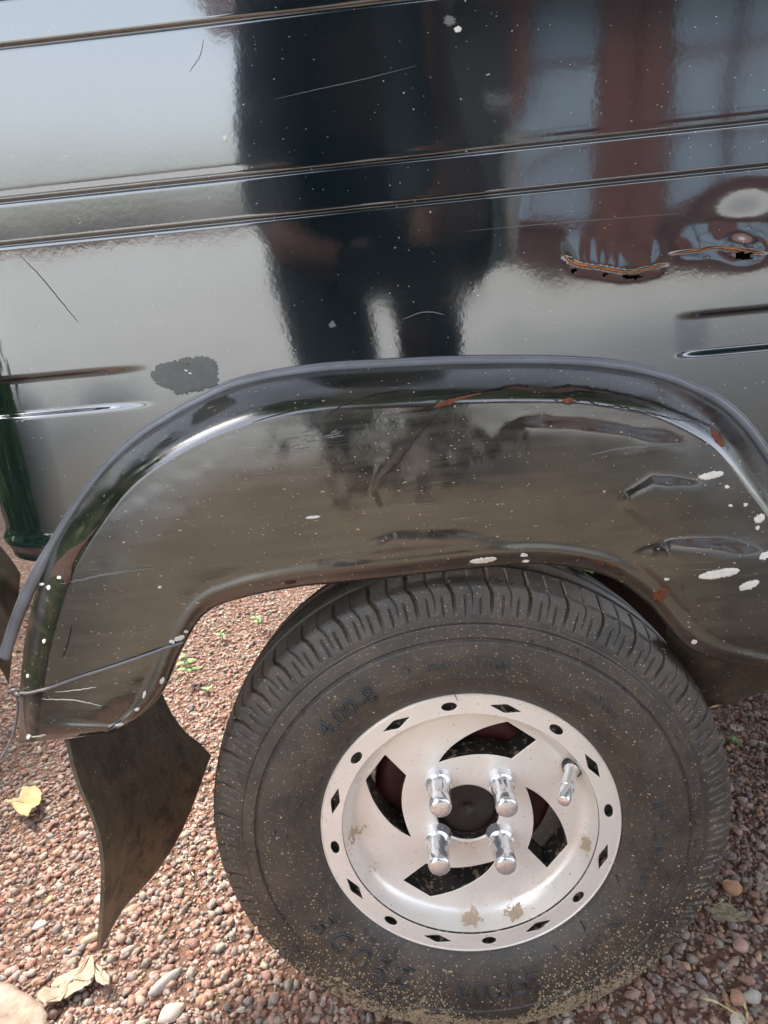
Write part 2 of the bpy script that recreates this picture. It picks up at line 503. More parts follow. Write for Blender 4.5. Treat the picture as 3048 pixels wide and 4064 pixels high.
for i in range(NU):
    px = Oc[i][None] * (1 - vv[:, None]) + Ic[i][None] * vv[:, None]
    PXF[i] = px
    sh = .21
    t = np.clip(vv / sh, 0, 1)
    prof = H_F * np.sin(np.pi / 2 * t) ** .9
    prof = prof + .005 * np.sin(np.pi * np.clip((vv - sh) / (1 - sh), 0, 1))          # slight belly of the face
    lip = np.exp(-((vv - .94) / .035) ** 2) * .0022                               # rolled edge
    y = fy0[i] - prof - lip
    tgt = Y_LIP
    y = y + (tgt - (fy0[i] - H_F)) * np.clip((vv - .19) / .81, 0, 1) ** 1.05
    e0 = 1 - sstep(0, .55, ua[i])                                                  # free rear end rolls too
    y = y + .006 * (1 - sstep(0, .16, ua[i])) ** 1.5 * sstep(.1, .3, vv) - .0012 * np.exp(-((ua[i] - .28) / .12) ** 2) * sstep(.1, .3, vv)
    # the overlapping end piece below the tied wire stands 1.5 mm proud
    # dents, in photo measure
    X, Yp = px[:, 0], px[:, 1]
    g = lambda cx, cy, sx, sy, a=0: np.exp(-((((X - cx) * math.cos(a) + (Yp - cy) * math.sin(a)) / sx) ** 2 + ((-(X - cx) * math.sin(a) + (Yp - cy) * math.cos(a)) / sy) ** 2))
    face = sstep(.16, .32, vv) * (1 - sstep(.86, .95, vv))
    d = .0010 * g(1010, 1035, 200, 110, -.1) + .0012 * g(560, 1090, 140, 80, .2)
    d += .0004 * vnoise(X / 90, Yp / 80, 11) + .00012 * vnoise(X / 30, Yp / 26, 12)
    for pts, A_, dec, w_ in CREASES: d += crease(X, Yp, pts, A_, dec, w_)
    y = y + d * face
    for j in range(NV):
        fV[i, j] = at_y(px[j], y[j])
    # return flange turned in behind the lip
    base = fV[i, NV - 1]
    inn = fV[i, NV - 1] - fV[i, NV - 6]; inn /= np.linalg.norm(inn)
    for q, (dy, dn) in enumerate(((.0025, .0016), (.006, .0008), (.012, .001), (.022, -.002))):
        fV[i, NV + q] = base + np.array([0, dy, 0]) + inn * np.array([1, 0, 1]) * dn
# free end: fold back a skirt of rows at u = 0
first = fV[0].copy()
skirt = np.stack([first + np.array([-.0005, dy, -dz]) for dy, dz in ((.020, .004), (.010, .0035), (.004, .0022), (.0012, .0008))])
fAll = np.concatenate([skirt, fV])
fender = mesh('fender', fAll.reshape(-1, 3), grid_faces(NU + 4, NV + 4), M['fender'], car)
FB = BVHTree.FromPolygons([Vector(v) for v in fAll.reshape(-1, 3)], [tuple(q) for q in grid_faces(NU + 4, NV + 4).tolist()])

# --- side panel with pressed bands, dents and the rear corner
XC, RC = -0.285, 0.092
xs = np.concatenate([np.arange(XC, .31, .0019), np.linspace(.32, 1.25, 40)])
angs = np.linspace(np.pi / 2, 0, 26)[:-1]
GROOVES = (.4610, .4868, .5720, .5968, .690, .716)
zs = np.unique(np.round(np.concatenate([np.arange(.232, .665, .0010), np.linspace(.67, .95, 60)] + [np.arange(z0 - .0045, z0 + .0045, .00035) for z0 in GROOVES]), 6))
Xg, Zg = np.meshgrid(xs, zs, indexing='ij')


def band(z, z0, z1, e=.0030): return sstep(z0 - e / 2, z0 + e / 2, z) * (1 - sstep(z1 - e / 2, z1 + e / 2, z))


dpt = np.zeros_like(Xg)
for z0 in GROOVES:
    dpt += (.00025 if z0 == .4868 else .0) * np.exp(-((Zg - z0 - .0030) / .0028) ** 2) + .0017 * np.exp(-((Zg - z0) / .0012) ** 2)
ends = np.where(Xg < 0, 1 - sstep(-.262, -.198, Xg), sstep(.164, .192, Xg))
dpt += .0052 * band(Zg, .3475, .3735, .0042) * ends
# torn strip on the panel
tear = np.array([at_panel(p) for p in ((1212, 545), (1222, 556), (1244, 571), (1300, 580), (1345, 588), (1385, 583), (1440, 571))])
zt = np.interp(Xg, tear[:, 0], tear[:, 2]); wt = sstep(tear[0, 0] - .001, tear[0, 0] + .010, Xg) * (1 - sstep(tear[-1, 0] - .010, tear[-1, 0] + .001, Xg))
dz = Zg - zt
rn1 = vnoise(Xg * 95 + 3, Zg * 60, 31); rn2 = vnoise(Xg * 160 + 7, Zg * 150, 32); ph_ = Xg * 62 + .5 * vnoise(Xg * 40, Zg * 0, 34); rn3 = 2 * np.abs(2 * (ph_ - np.floor(ph_ + .5))) - 1
dpt += wt * np.where(dz >= 0, (-.0007 * np.exp(-(dz / .011) ** 2) + .00016 * np.exp(-(dz / .013) ** 2) * rn3), 0)
dpt += wt * np.where(dz < 0, .0005 * np.exp(-(dz / .004) ** 2), 0)
tear2 = np.array([at_panel(p) for p in ((1446, 549), (1500, 541), (1545, 535), (1600, 540), (1648, 547))])
zt2 = np.interp(Xg, tear2[:, 0], tear2[:, 2]); wt2 = sstep(tear2[0, 0] - .002, tear2[0, 0] + .02, Xg) * (1 - sstep(tear2[-1, 0] - .006, tear2[-1, 0] + .004, Xg))
dz2 = Zg - zt2
bl = np.exp(-((Xg - tear2[3, 0]) / .008) ** 2)
dpt += wt2 * np.where(dz2 >= 0, -.0007 * np.exp(-(dz2 / .010) ** 2) - bl * .0007 * np.exp(-((dz2 - .003) / .006) ** 2), .0004 * np.exp(-(dz2 / .004) ** 2) + bl * .0008 * np.exp(-(dz2 / .006) ** 2))
b0 = at_panel((1610, 480)); dpt += .0016 * np.exp(-((Xg - b0[0]) / .022) ** 2 - ((Zg - b0[2]) / .016) ** 2)
b1 = at_panel((1090, 480)); dpt -= .0010 * np.exp(-((Xg - b1[0]) / .020) ** 2 - ((Zg - b1[2]) / .05) ** 2)
dpt += .00032 * vnoise(Xg * 7 + 9, Zg * 6 + 4, 21) + .00005 * vnoise(Xg * 28, Zg * 24, 22)
flat = np.stack([Xg, panel_y(Zg) + dpt, Zg], -1)
corner = []
for a in angs[::-1]:
    pass
cv = []
for a in np.linspace(0, np.pi / 2, 26)[::-1][:-1]:     # a = 0 at the panel, 90 deg facing the rear
    x = XC - RC * math.sin(a); yy = panel_y(zs) + RC * (1 - math.cos(a))
    g_ = .0052 * band(zs, .3475, .3735, .0042) + sum(.0017 * np.exp(-((zs - z0) / .0012) ** 2) for z0 in GROOVES)
    lipb = -.004 * np.exp(-((zs - .246) / .006) ** 2)
    cv.append(np.stack([np.full_like(zs, x) + (g_ + lipb) * math.sin(a), yy + (g_ + lipb) * math.cos(a), zs], -1))
back = [np.stack([np.full_like(zs, XC - RC), np.full_like(zs, yb), zs], -1) for yb in (1.15, .9, .6, .3, .15)]
allp = np.concatenate([np.array(back), np.array(cv), flat])
pf = grid_faces(allp.shape[0], allp.shape[1])
pv = allp.reshape(-1, 3)
ppx = to_px(pv)
hole = np.array([(o[0] * .97 + i_[0] * .03, o[1] * .97 + i_[1] * .03) for o, i_ in zip(Oc, Ic)])
hole = np.vstack([hole, [(2600, 1500), (2600, 2600), (140, 2600), (140, 1600)]])
hole[:60, 0] += 26
inn = inside(ppx, hole) & (pv[:, 1] < .2) & (pv[:, 0] > -.30)
tornhole = np.zeros(len(pv), bool)
for (hx, hy, hrx, hry) in ((1364, 597, 25, 9), (1238, 583, 10, 10), (1306, 592, 9, 7), (1606, 551, 24, 13)):
    ex, ey = (ppx[:, 0] - hx) / hrx, (ppx[:, 1] - hy) / hry
    tornhole |= (ex ** 2 + ey ** 2 < 1 + .25 * np.sin(7 * np.arctan2(ey, ex) + hx)) & (ey > -.55) & (pv[:, 1] < .1)
pf = pf[~(inn[pf].all(1) | tornhole[pf].all(1))]
panel = mesh('side_panel', pv, pf, M['paint'], car)
PB = BVHTree.FromPolygons([Vector(v) for v in pv], [tuple(q) for q in pf.tolist()])
ALLB = [FB, PB]

# --- beading strip along the seam, with its loose tail
bp_ = [(1850, 1406), (1806, 1236), (1745, 1118), (1664, 992), (1606, 912), (1546, 862), (1490, 836), (1442, 816), (1332, 791), (1200, 781), (1000, 781), (830, 788), (680, 798),
       (520, 827), (430, 866), (372, 897), (300, 943), (236, 1001), (180, 1073), (124, 1160), (80, 1238), (42, 1320), (8, 1421)]
bc = spline(bp_, 460)
B3 = np.array([at_panel(p) for p in bc]); B3[:, 1] -= .0022
tail = sstep(1160, 1240, bc[:, 1]) * (bc[:, 0] < 400)
B3 = np.array([at_y(p, y) for p, y in zip(bc, B3[:, 1] - .004 * tail)])
T = np.gradient(B3, axis=0); T /= np.linalg.norm(T, axis=1)[:, None]
Nn = np.array([0, -1, -TILT]); Nn = Nn / np.linalg.norm(Nn)
Bn = np.cross(T, Nn)
sec = np.array([(-1.05, -.5), (-1.0, .25), (-.72, .72), (-.2, .95), (.25, .9), (.55, .62), (.62, .45), (.75, .62), (1.0, .45), (1.1, -.2), (.9, -.7), (0, -.8)])
hw = .0035 + .0010 * tail; ht = .0022
BV = B3[:, None, :] + sec[None, :, 0, None] * Bn[:, None, :] * hw[:, None, None] + sec[None, :, 1, None] * Nn[None, None, :] * ht
n_s = len(sec)
bf = [(i * n_s + k, i * n_s + (k + 1) % n_s, (i + 1) * n_s + (k + 1) % n_s, (i + 1) * n_s + k) for i in range(len(bc) - 1) for k in range(n_s)]
bf.append(tuple((len(bc) - 1) * n_s + k for k in range(n_s)))
mesh('beading_strip', BV.reshape(-1, 3), bf, M['bead'], car)

# --- body round the panel: rear wall below the corner, floor, far side, cab
lower = []
zz = np.concatenate([np.linspace(.135, .225, 14), [.231]])
for a in np.linspace(0, np.pi / 2, 16)[::-1]:
    x = XC + .012 - (RC - .012) * math.sin(a)
    lower.append(np.stack([np.full_like(zz, x), .048 + (RC - .012) * (1 - math.cos(a)) + .03 * (1 - sstep(.0, .14, zz)), zz], -1))
lower = [lower[0] + np.array([0, .8, 0]), lower[0] + np.array([0, .3, 0])] + lower
lw = np.array(lower); mesh('rear_skirt', lw.reshape(-1, 3), grid_faces(lw.shape[0], lw.shape[1]), M['under'], car)
box('added_dark_backing', .04, .40, .075, .080, .38, .50, M['crack'], car)  # added dark sheet that makes the torn holes in the panel read black
box('floor_pan', .02, 1.9, .16, 1.15, .10, .13, M['under'], car)
box('far_side_panel', XC - RC, 1.25, 1.15, 1.17, .12, .95, M['paint'], car)
box('seat_base', -.30, 1.2, .06, 1.14, .90, .95, M['under'], car)
hood = []
for a in np.linspace(0, np.pi, 20):
    yy, zz_ = .58 - .62 * math.cos(a), 1.25 + .28 * math.sin(a)
    hood.append(np.array([(x, yy, zz_) for x in np.linspace(-.36, 1.5, 20)]))
hd = np.array(hood); mesh('canopy', hd.reshape(-1, 3), grid_faces(*hd.shape[:2]), M['under'], car)
for (x, y) in ((-.32, .0), (-.32, 1.14), (1.2, -.01), (1.2, 1.14)):
    v, f = tube([(x, y, .93), (x, y + (.0 if y > .5 else -.02), 1.26)], .016, 10); mesh('canopy_post', v, f, M['paint'], car)
# wheel-house sheet behind the tyre, rusty
wh = []
for (px1, px2) in (((1180, 1150), (1180, 1560)), ((1290, 1150), (1290, 1600)), ((1400, 1200), (1400, 1700)), ((1520, 1260), (1520, 1760)), ((1700, 1300), (1700, 1560))):
    wh.append([at_y((px1[0] * (1 - s) + px2[0] * s, px1[1] * (1 - s) + px2[1] * s), .135 + .012 * math.sin(s * 5 + px1[0])) for s in np.linspace(0, .55, 14)])
wh = np.array(wh); mesh('wheel_house', wh.reshape(-1, 3), grid_faces(*wh.shape[:2]), M['rustdark'], car)
# dusty sill below the fender's front end
top_c = spline([(1440, 1340), (1480, 1386), (1540, 1416), (1660, 1438), (1850, 1458)], 40)
bot_c = spline([(1440, 1440), (1500, 1500), (1566, 1522), (1660, 1490), (1850, 1430)], 40)
sl = np.array([[at_y(tuple(a * (1 - s) + b * s), .012 + .040 * s ** .7) for s in np.linspace(0, 1, 12)] + [at_y(tuple(b), .066) + np.array([0, 0, .004])] for a, b in zip(top_c, bot_c)])
mesh('sill_panel', sl.reshape(-1, 3), grid_faces(*sl.shape[:2]), M['flap'], car)
# curved rear bumper guard just seen at the far left
gd = []
for s in np.linspace(0, 1, 16):
    row = []
    for t in np.linspace(0, 1, 10):
        px = (-60 + 105 * t - 26 * s * t, 1150 + 90 * t ** 2 + 240 * s)
        row.append(at_y(px, .22 - .02 * math.sin(3 * t) + .03 * s + .01 * math.sin(9 * s)))
    gd.append(row)
gd = np.array(gd); mesh('rear_guard', gd.reshape(-1, 3), grid_faces(*gd.shape[:2], flip=True), M['sill'], car)

# --- mud flap: rubber sheet hung across the tyre's path
near = spline([(148, 1596), (172, 1690), (212, 1790), (226, 1890), (217, 2053)], 40)
far = spline([(345, 1486), (372, 1542), (402, 1582), (432, 1606), (456, 1632)], 40)
bot = spline([(217, 2053), (268, 1962), (338, 1884), (398, 1785), (456, 1632)], 30)
tops = spline([(148, 1596), (240, 1578), (300, 1540), (345, 1486)], 30)
fl = np.zeros((40, 30, 3))
for i in range(40):
    t = i / 39
    for j in range(30):
        s = j / 29
        c1 = near[i] * (1 - s) + far[i] * s; c2 = tops[j] * (1 - t) + bot[j] * t
        c3 = near[0] * (1 - s) * (1 - t) + far[0] * s * (1 - t) + near[-1] * (1 - s) * t + far[-1] * s * t
        p = c1 + c2 - c3
        yn, yf = .022 - .020 * math.sin(t * 2.2), .150
        fl[i, j] = at_y(p, yn * (1 - s) + yf * s + .012 * math.sin(math.pi * s) * (1 - t))
th = np.array([-.0035, .0004, 0])
fl2 = np.concatenate([fl, fl[::-1] + th]); fl2 = np.concatenate([fl2, fl2[:1]])
mesh('mud_flap', fl2.reshape(-1, 3), grid_faces(81, 30, flip=True), M['flap'], car)
# side rims of the rubber sheet
e1 = np.stack([fl[:, 0], fl[:, 0] + th], 1); e2 = np.stack([fl[:, -1], fl[:, -1] + th], 1)
mesh('flap_edge', e1.reshape(-1, 3), grid_faces(40, 2), M['flap'], car)

# ------------------------------------------------------------------ marks that lie on the bodywork
VIEW = Vector(CAM)


def hit(p):
    d = Vector(ray(p)).normalized(); best = None
    for b in ALLB:
        loc, nor, idx, dist = b.ray_cast(VIEW, d)
        if loc is not None and (best is None or dist < best[2]):
            if nor.dot(d) > 0: nor = -nor
            best = (loc, nor, dist)
    return best


def patch(name, poly, m, off=.0004, rag=0.0, step=3.0, label=None, seed=0, parent=car):
    """thin flake lying on the bodywork: outline as measured, edges made ragged"""
    poly = np.array(poly, float); c = poly.mean(0); r_ = np.random.default_rng(seed + len(poly))
    out = []
    for i in range(len(poly)):
        a, b = poly[i], poly[(i + 1) % len(poly)]; n = max(1, int(np.linalg.norm(b - a) / step))
        for q in range(n):
            p = a + (b - a) * q / n; dirn = (p - c) / (np.linalg.norm(p - c) + 1e-6)
            out.append(p + dirn * rag * (r_.random() * 2 - 1.2))
    out = np.array(out); rings = [1.0, .93, .66, .33]
    V, F = [], []; n = len(out)
    for k, s in enumerate(rings):
        for p in out:
            h = hit(tuple(c + (p - c) * s))
            if h is None: return None
            V.append(h[0] + h[1] * (off if k else off * .15))
    h = hit(tuple(c))
    if h is None: return None
    V.append(h[0] + h[1] * off)
    for k in range(len(rings) - 1):
        for i in range(n): F.append((k * n + i, k * n + (i + 1) % n, (k + 1) * n + (i + 1) % n, (k + 1) * n + i))
    for i in range(n): F.append(((len(rings) - 1) * n + i, (len(rings) - 1) * n + (i + 1) % n, len(rings) * n))
    o = mesh(name, [tuple(v) for v in V], F, m, parent)
    if label: o['label'] = label
    return o


def strip(name, pts, wid, m, off=.0003, jit=0.0, n=None, seed=0, parent=car, taper=True):
    """thin line (crack, scratch) that follows the bodywork"""
    pts = np.array(pts, float); n = n or max(8, int(np.abs(np.diff(pts, axis=0)).sum() / 5))
    c = spline(pts, n); r_ = np.random.default_rng(seed + 5)
    c = c + r_.normal(0, 1, c.shape) * jit
    T_ = np.gradient(c, axis=0); T_ /= np.linalg.norm(T_, axis=1)[:, None] + 1e-9; N_ = np.stack([-T_[:, 1], T_[:, 0]], 1)
    V = []; ok = []
    for i in range(n):
        w_ = wid * (math.sin(math.pi * (i + .5) / n) ** .5 if taper else 1) * (1 + .5 * jit * r_.random())
        for s in (-.5, .5):
            h = hit(tuple(c[i] + N_[i] * s * w_))
            if h is None: return None
            V.append(tuple(h[0] + h[1] * off))
    F = [(2 * i, 2 * i + 1, 2 * i + 3, 2 * i + 2) for i in range(n - 1)]
    return mesh(name, V, F, m, parent)


def blob(cx, cy, rx, ry, a=0.0, n=12):
    return [(cx + rx * math.cos(t) * math.cos(a) - ry * math.sin(t) * math.sin(a), cy + rx * math.cos(t) * math.sin(a) + ry * math.sin(t) * math.cos(a))
            for t in np.linspace(0, 2 * np.pi, n, endpoint=False)]


# grey filler patch on the panel
patch('filler_patch', [(325, 806), (340, 788), (372, 780), (400, 772), (440, 769), (466, 776), (474, 800), (472, 830), (466, 842), (452, 838), (430, 846), (400, 850), (386, 856), (376, 845), (346, 836), (330, 822)],
      M['filler'], .0004, 3.5, 3.0, 'flat grey filler patch with ragged edges', 3)
for k, (x, y) in enumerate(((407, 786), (402, 800), (411, 806))):
    patch('paint_chip', blob(x, y, 4, 1.8, .3, 8), M['rust'] if k == 0 else M['chip'], .0008, .6, 2)
# white chips on the fender, where undercoat shows
chips = [(1536, 1027, 28, 8, -.2), (1570, 1052, 5, 4, 0), (1554, 1239, 46, 10, -.16), (1618, 1264, 24, 9, -.35), (1044, 1210, 30, 6, -.12), (1132, 1199, 8, 4, 0), (1136, 1212, 8, 3, -.1),
         (676, 1117, 16, 3, -.1), (1500, 1386, 7, 5, 0), (1440, 1203 + 48, 6, 3, 0), (1640, 1120, 14, 9, -.5), (1652, 1200, 14, 8, -.5), (1636, 1140, 5, 5, 0), (1610, 1090, 5, 4, 0), (1578, 1092, 4, 3, 0),
         (128, 1248, 5, 4, 0), (90, 1262, 5, 3, 0), (105, 1270, 4, 5, 0), (96, 1385, 3, 5, 0), (60, 1460, 2.4, 5, 0), (388, 1378, 12, 5, -.4), (372, 1386, 6, 4, 0), (345, 1268, 4, 3, 0), (402, 1364, 5, 3, 0),
         (300, 1546, 9, 6, -.5), (282, 1560, 12, 4, -.3), (258, 1565, 10, 3, -.2), (296, 1532, 6, 3, -.4), (350, 1470, 4, 8, .4), (312, 1500, 3, 9, .3), (62, 1592, 4, 5, .2)]
for k, (x, y, rx, ry, a) in enumerate(chips):
    patch('paint_chip', blob(x, y, rx, ry, a, 14), M['chip'], .0005, min(rx, ry) * .30, 1.8, None, k)
# scuff of whitish scrapes near the shoulder
for k in range(26):
    x = 575 + 150 * rng.random(); y = 985 - .42 * (x - 560) * .72 + rng.normal(0, 9)
    strip('scratch', [(x, y), (x + 10 + 22 * rng.random(), y - 3 - 5 * rng.random())], 2.4 * rng.random() + .8, M['scratch'], .0003, .5, None, k)
# cracks with rust
patch('rust_patch', [(934, 880), (946, 870), (975, 862), (1005, 855), (1040, 848), (1040, 851), (1005, 861), (980, 868), (958, 877), (940, 883)], M['rust'], .0005, 2.0, 3, 'orange rust along the cracked paint')
patch('rust_patch', [(1088, 838), (1110, 835), (1150, 840), (1190, 842), (1235, 838), (1270, 842), (1290, 847), (1250, 844), (1210, 849), (1170, 847), (1120, 842)], M['rustdark'], .0005, 2.0, 3)
patch('rust_patch', [(1214, 866), (1226, 858), (1240, 861), (1238, 868), (1220, 874)], M['rust'], .0005, 1.5, 3)
patch('rust_patch', [(1535, 926), (1546, 930), (1558, 944), (1566, 962), (1560, 966), (1546, 956), (1538, 940)], M['rust'], .0005, 1.2, 3)
patch('rust_patch', [(1408, 1286), (1424, 1270), (1444, 1272), (1440, 1290), (1428, 1304), (1412, 1296)], M['rust'], .0005, 2.0, 3)
patch('rust_patch', blob(628, 1258, 12, 3, -.1, 9), M['rustdark'], .0006, 1.0, 3)
for k, (x, y, r_) in enumerate(((1322, 1219, 5), (1297, 1213, 4), (1328, 1222, 3), (972, 872, 4))): patch('rust_patch', blob(x, y, r_, r_ * .7, 0, 9), M['rust'], .0006, .8, 2)
patch('rust_patch', [(108, 1248), (122, 1214), (150, 1188), (178, 1172), (200, 1148), (222, 1126), (196, 1160), (176, 1186), (160, 1216), (150, 1240), (152, 1262), (142, 1262), (132, 1246)], M['rustdark'], .0005, 1.5, 3, 'flaked triangle of bare rusty metal')
strip('crack', [(700, 902), (740, 876), (800, 855), (860, 844), (905, 842)], 2.2, M['crack'], .0004, .35, None, 1)
strip('crack', [(545, 913), (580, 902), (640, 886), (680, 878)], 1.8, M['crack'], .0004, .3, None, 2)
strip('crack', [(865, 890), (900, 888), (934, 878), (950, 864), (1000, 852), (1062, 842), (1120, 832), (1170, 840), (1240, 834), (1330, 848), (1420, 872), (1500, 905), (1540, 925), (1568, 960), (1575, 975)], 2.6, M['crack'], .0006, .9, None, 3)
strip('crack', [(1170, 848), (1210, 868), (1232, 872), (1262, 862), (1290, 874), (1340, 880), (1420, 897), (1500, 913)], 2.0, M['crack'], .0005, .9, None, 4)
strip('crack', [(226, 1122), (204, 1148), (182, 1170), (150, 1190)], 3.0, M['crack'], .0005, .4, None, 5)
strip('crack', [(155, 1520 - 170), (146, 1390), (136, 1420)], 2.0, M['crack'], .0004, .3, None, 6)
strip('crack', [(960, 876), (900, 945), (860, 1000), (815, 1040)], 1.6, M['crack'], .0003, .8, None, 7)
strip('scratch', [(1270, 983), (1330, 970), (1400, 962), (1480, 957)], 4, M['scratch'], .0003, .4, None, 7)
strip('scratch', [(130, 1262), (230, 1240), (330, 1226)], 4, M['scratch'], .0003, .8, None, 8)
strip('scratch', [(90, 1510), (160, 1512), (220, 1524)], 1.8, M['chip'], .0003, .4, None, 9)
strip('scratch', [(120, 1495), (180, 1488), (208, 1484)], 1.8, M['chip'], .0003, .4, None, 10)
strip('scratch', [(70, 1592), (100, 1586)], 3, M['chip'], .0003, .4, None, 10)
# marks on the panel
strip('scratch', [(40, 548), (90, 600), (135, 655), (170, 697)], 1.6, M['crack'], .0002, .3, None, 11)
strip('scratch', [(590, 215), (700, 190), (790, 170), (900, 142)], 1.3, M['scratch'], .0002, .2, None, 12)
strip('scratch', [(870, 690), (905, 676), (935, 674), (960, 680)], 2.2, M['scratch'], .0002, .3, None, 13)
strip('scratch', [(1000, 500), (1200, 482), (1480, 460)], 1.2, M['scratch'], .0002, .2, None, 15)
strip('scratch', [(410, 155), (432, 120), (440, 85)], 1.5, M['scratch'], .0002, .5, None, 16)
patch('paint_chip', blob(486, 299, 4.5, 6.5, -.2, 10), M['chip'], .0008, .5, 2)
patch('paint_chip', [(980, 62), (990, 55), (998, 61), (994, 69), (984, 71)], M['chip'], .0006, .6, 2)
patch('paint_chip', blob(718, 702, 7, 8, .3, 10), M['filler'], .0005, 2.5, 2)
patch('paint_chip', blob(972, 45, 14, 12, .3, 10), M['filler'], .0005, 4, 2)
# rust line along the torn metal
M['torn'] = rust_mat('torn_rusty_edge', (.14, .045, .018), (.50, .19, .065))
for pts, rad in (([(1212, 547), (1222, 557), (1244, 571), (1300, 580), (1345, 588), (1385, 583), (1442, 570)], .0008), ([(1446, 550), (1500, 542), (1545, 536), (1580, 538), (1606, 542), (1648, 548)], .0006)):
    c_ = spline(pts, 70); c_[:, 1] += vnoise(c_[:, 0] / 9, c_[:, 0] * 0, 41) * 1.3; P3 = []
    for p in c_:
        h = hit(tuple(p)); P3.append(np.array(h[0]) if h else at_panel(tuple(p)))
    P3 = np.array(P3); P3[:, 1] = np.convolve(np.pad(P3[:, 1], 3, 'edge'), np.ones(7) / 7, 'valid') - .0012
    v, f = tube(P3, rad * (1 + .5 * vnoise(c_[:, 0] / 14, c_[:, 0] * 0, 42)) * np.sin(np.linspace(.05, np.pi - .05, 70)) ** .4, 6); mesh('torn_edge', v, f, M['torn'], car)

# ================================================================== THE WHEEL
wheel = empty('wheel', (0, 0, 0), car)

# sidewall profile: (radius, y), then displaced by the lug pattern
PITCHES, SUB = 44, 48
NA = PITCHES * SUB
key = np.array([(.1165, .006), (.1172, .001), (.119, -.002), (.1235, -.0058), (.130, -.0100), (.138, -.0132), (.146, -.0142), (.155, -.0137), (.1646, -.0120), (.1655, -.0102), (.1667, -.0101), (.1677, -.0116),
                (.173, -.0104), (.1776, -.0094), (.1787, -.0072), (.183, -.0062), (.190, -.0028), (.197, .0002), (.2015, .0028), (.2032, .0050), (.2040, .0078),
                (.2052, .013), (.2066, .021), (.2074, .0275), (.2076, .0285), (.2040, .0295), (.2040, .0330), (.2080, .0340), (.2086, .0500), (.2088, .0525), (.2048, .0535), (.2048, .0575), (.2088, .0585),
                (.2080, .077), (.2042, .078), (.2042, .082), (.2076, .083), (.2066, .092), (.2040, .104), (.2010, .108), (.190, .113), (.165, .120), (.140, .122), (.122, .114), (.1165, .106)])
seg = np.concatenate([[0], np.cumsum(np.linalg.norm(np.diff(key, axis=0), axis=1))])
s_new = np.unique(np.concatenate([seg, np.arange(seg[10], seg[27], .0011), np.arange(seg[0], seg[10], .0028)]))
pr = np.stack([np.interp(s_new, seg, key[:, 0]), np.interp(s_new, seg, key[:, 1])], 1)
tg = np.gradient(pr, axis=0); tg /= np.linalg.norm(tg, axis=1)[:, None]
nrm = np.stack([-tg[:, 1], tg[:, 0]], 1)                      # towards inside of the rubber decided below
cent = np.array([.160, .055]); sgn = np.sign(((cent - pr) * nrm).sum(1)); nrm *= sgn[:, None]
th_ = np.arange(NA) / NA * 2 * np.pi
R_, Y_ = pr[:, 0][None], pr[:, 1][None]
outer = (Y_ < .029)
hook = .020 * np.clip((R_ - .194) / .010, 0, 1) ** 2            # grooves hook over at the shoulder
u = ((th_[:, None] + hook) / (2 * np.pi) * PITCHES) % 1.0
jitr = 1 + .0 * u
du = lambda c: np.abs((u - c + .5) % 1 - .5) * (2 * np.pi * .19 / PITCHES)     # metres from groove centre


def slot(c, half, r0, r1, depth, soft=.0005, fade=.006, y1=.027):
    a = 1 - sstep(half - soft, half + soft, du(c))
    b = sstep(r0, r0 + fade, R_) * (1 - sstep(r1 - .002, r1 + .001, R_)) if r1 < .25 else sstep(r0, r0 + fade, R_)
    return depth * a * b * outer * (Y_ < y1)


dep = slot(0, .0011, .1795, .30, .0036, fade=.014)
dep = np.maximum(dep, slot(.5, .00045, .184, .30, .0022, fade=.008))
dep = np.maximum(dep, slot(.30, .0007, .1805, .1955, .0022, fade=.006))
dep = np.maximum(dep, slot(.70, .0007, .1805, .1955, .0022, fade=.006))
dep += .0006 * (1 - sstep(.1780, .1800, R_)) * sstep(.1760, .1775, R_) * outer
TV = np.stack([np.sin(th_)[:, None] * (R_ + nrm[:, 0][None] * dep), Y_ + nrm[:, 1][None] * dep + 0 * u, np.cos(th_)[:, None] * (R_ + nrm[:, 0][None] * dep)], -1)
lowz = TV[..., 2] < GZ + .002
TV[..., 2] = np.maximum(TV[..., 2], GZ + .001)
tyre = mesh('tyre', TV.reshape(-1, 3), grid_faces(NA, len(pr), True, True), M['tyre'], wheel)
da = tyre.data.attributes.new('dirt', 'FLOAT', 'POINT'); da.data.foreach_set('value', np.clip(dep / .003, 0, 1).astype(np.float32).ravel())


def sidewall_y(r): return np.interp(r, key[:22, 0], key[:22, 1])


# moulded lettering: raised outlines bent round the sidewall
def lettering(text, size, r_mid, deg, spread=1.0, rad=.0008, fill=False, slant=0.0):
    cu = bpy.data.curves.new('txt', 'FONT'); cu.body = text; cu.size = size; cu.align_x = 'CENTER'; cu.space_character = spread
    cu.shear = slant; cu.resolution_u = 3
    if fill: cu.extrude = .0004; cu.fill_mode = 'BOTH'
    else: cu.fill_mode = 'NONE'; cu.bevel_depth = rad; cu.bevel_resolution = 1; cu.extrude = 0
    ob = bpy.data.objects.new('txt', cu); COL.objects.link(ob)
    dg = bpy.context.evaluated_depsgraph_get(); me = bpy.data.meshes.new_from_object(ob.evaluated_get(dg))
    co = np.zeros(len(me.vertices) * 3); me.vertices.foreach_get('co', co); co = co.reshape(-1, 3)
    COL.objects.unlink(ob); bpy.data.objects.remove(ob); bpy.data.curves.remove(cu)
    r = r_mid + co[:, 1] - size * .35; a = math.radians(deg) + co[:, 0] / r_mid
    y = sidewall_y(r) - co[:, 2] * 1.2 - .00035
    co = np.stack([np.sin(a) * r, y, np.cos(a) * r], 1)
    me.vertices.foreach_set('co', co.astype(np.float32).ravel()); me.update()
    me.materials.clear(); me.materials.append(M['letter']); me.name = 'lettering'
    return link('lettering', me, None, wheel)


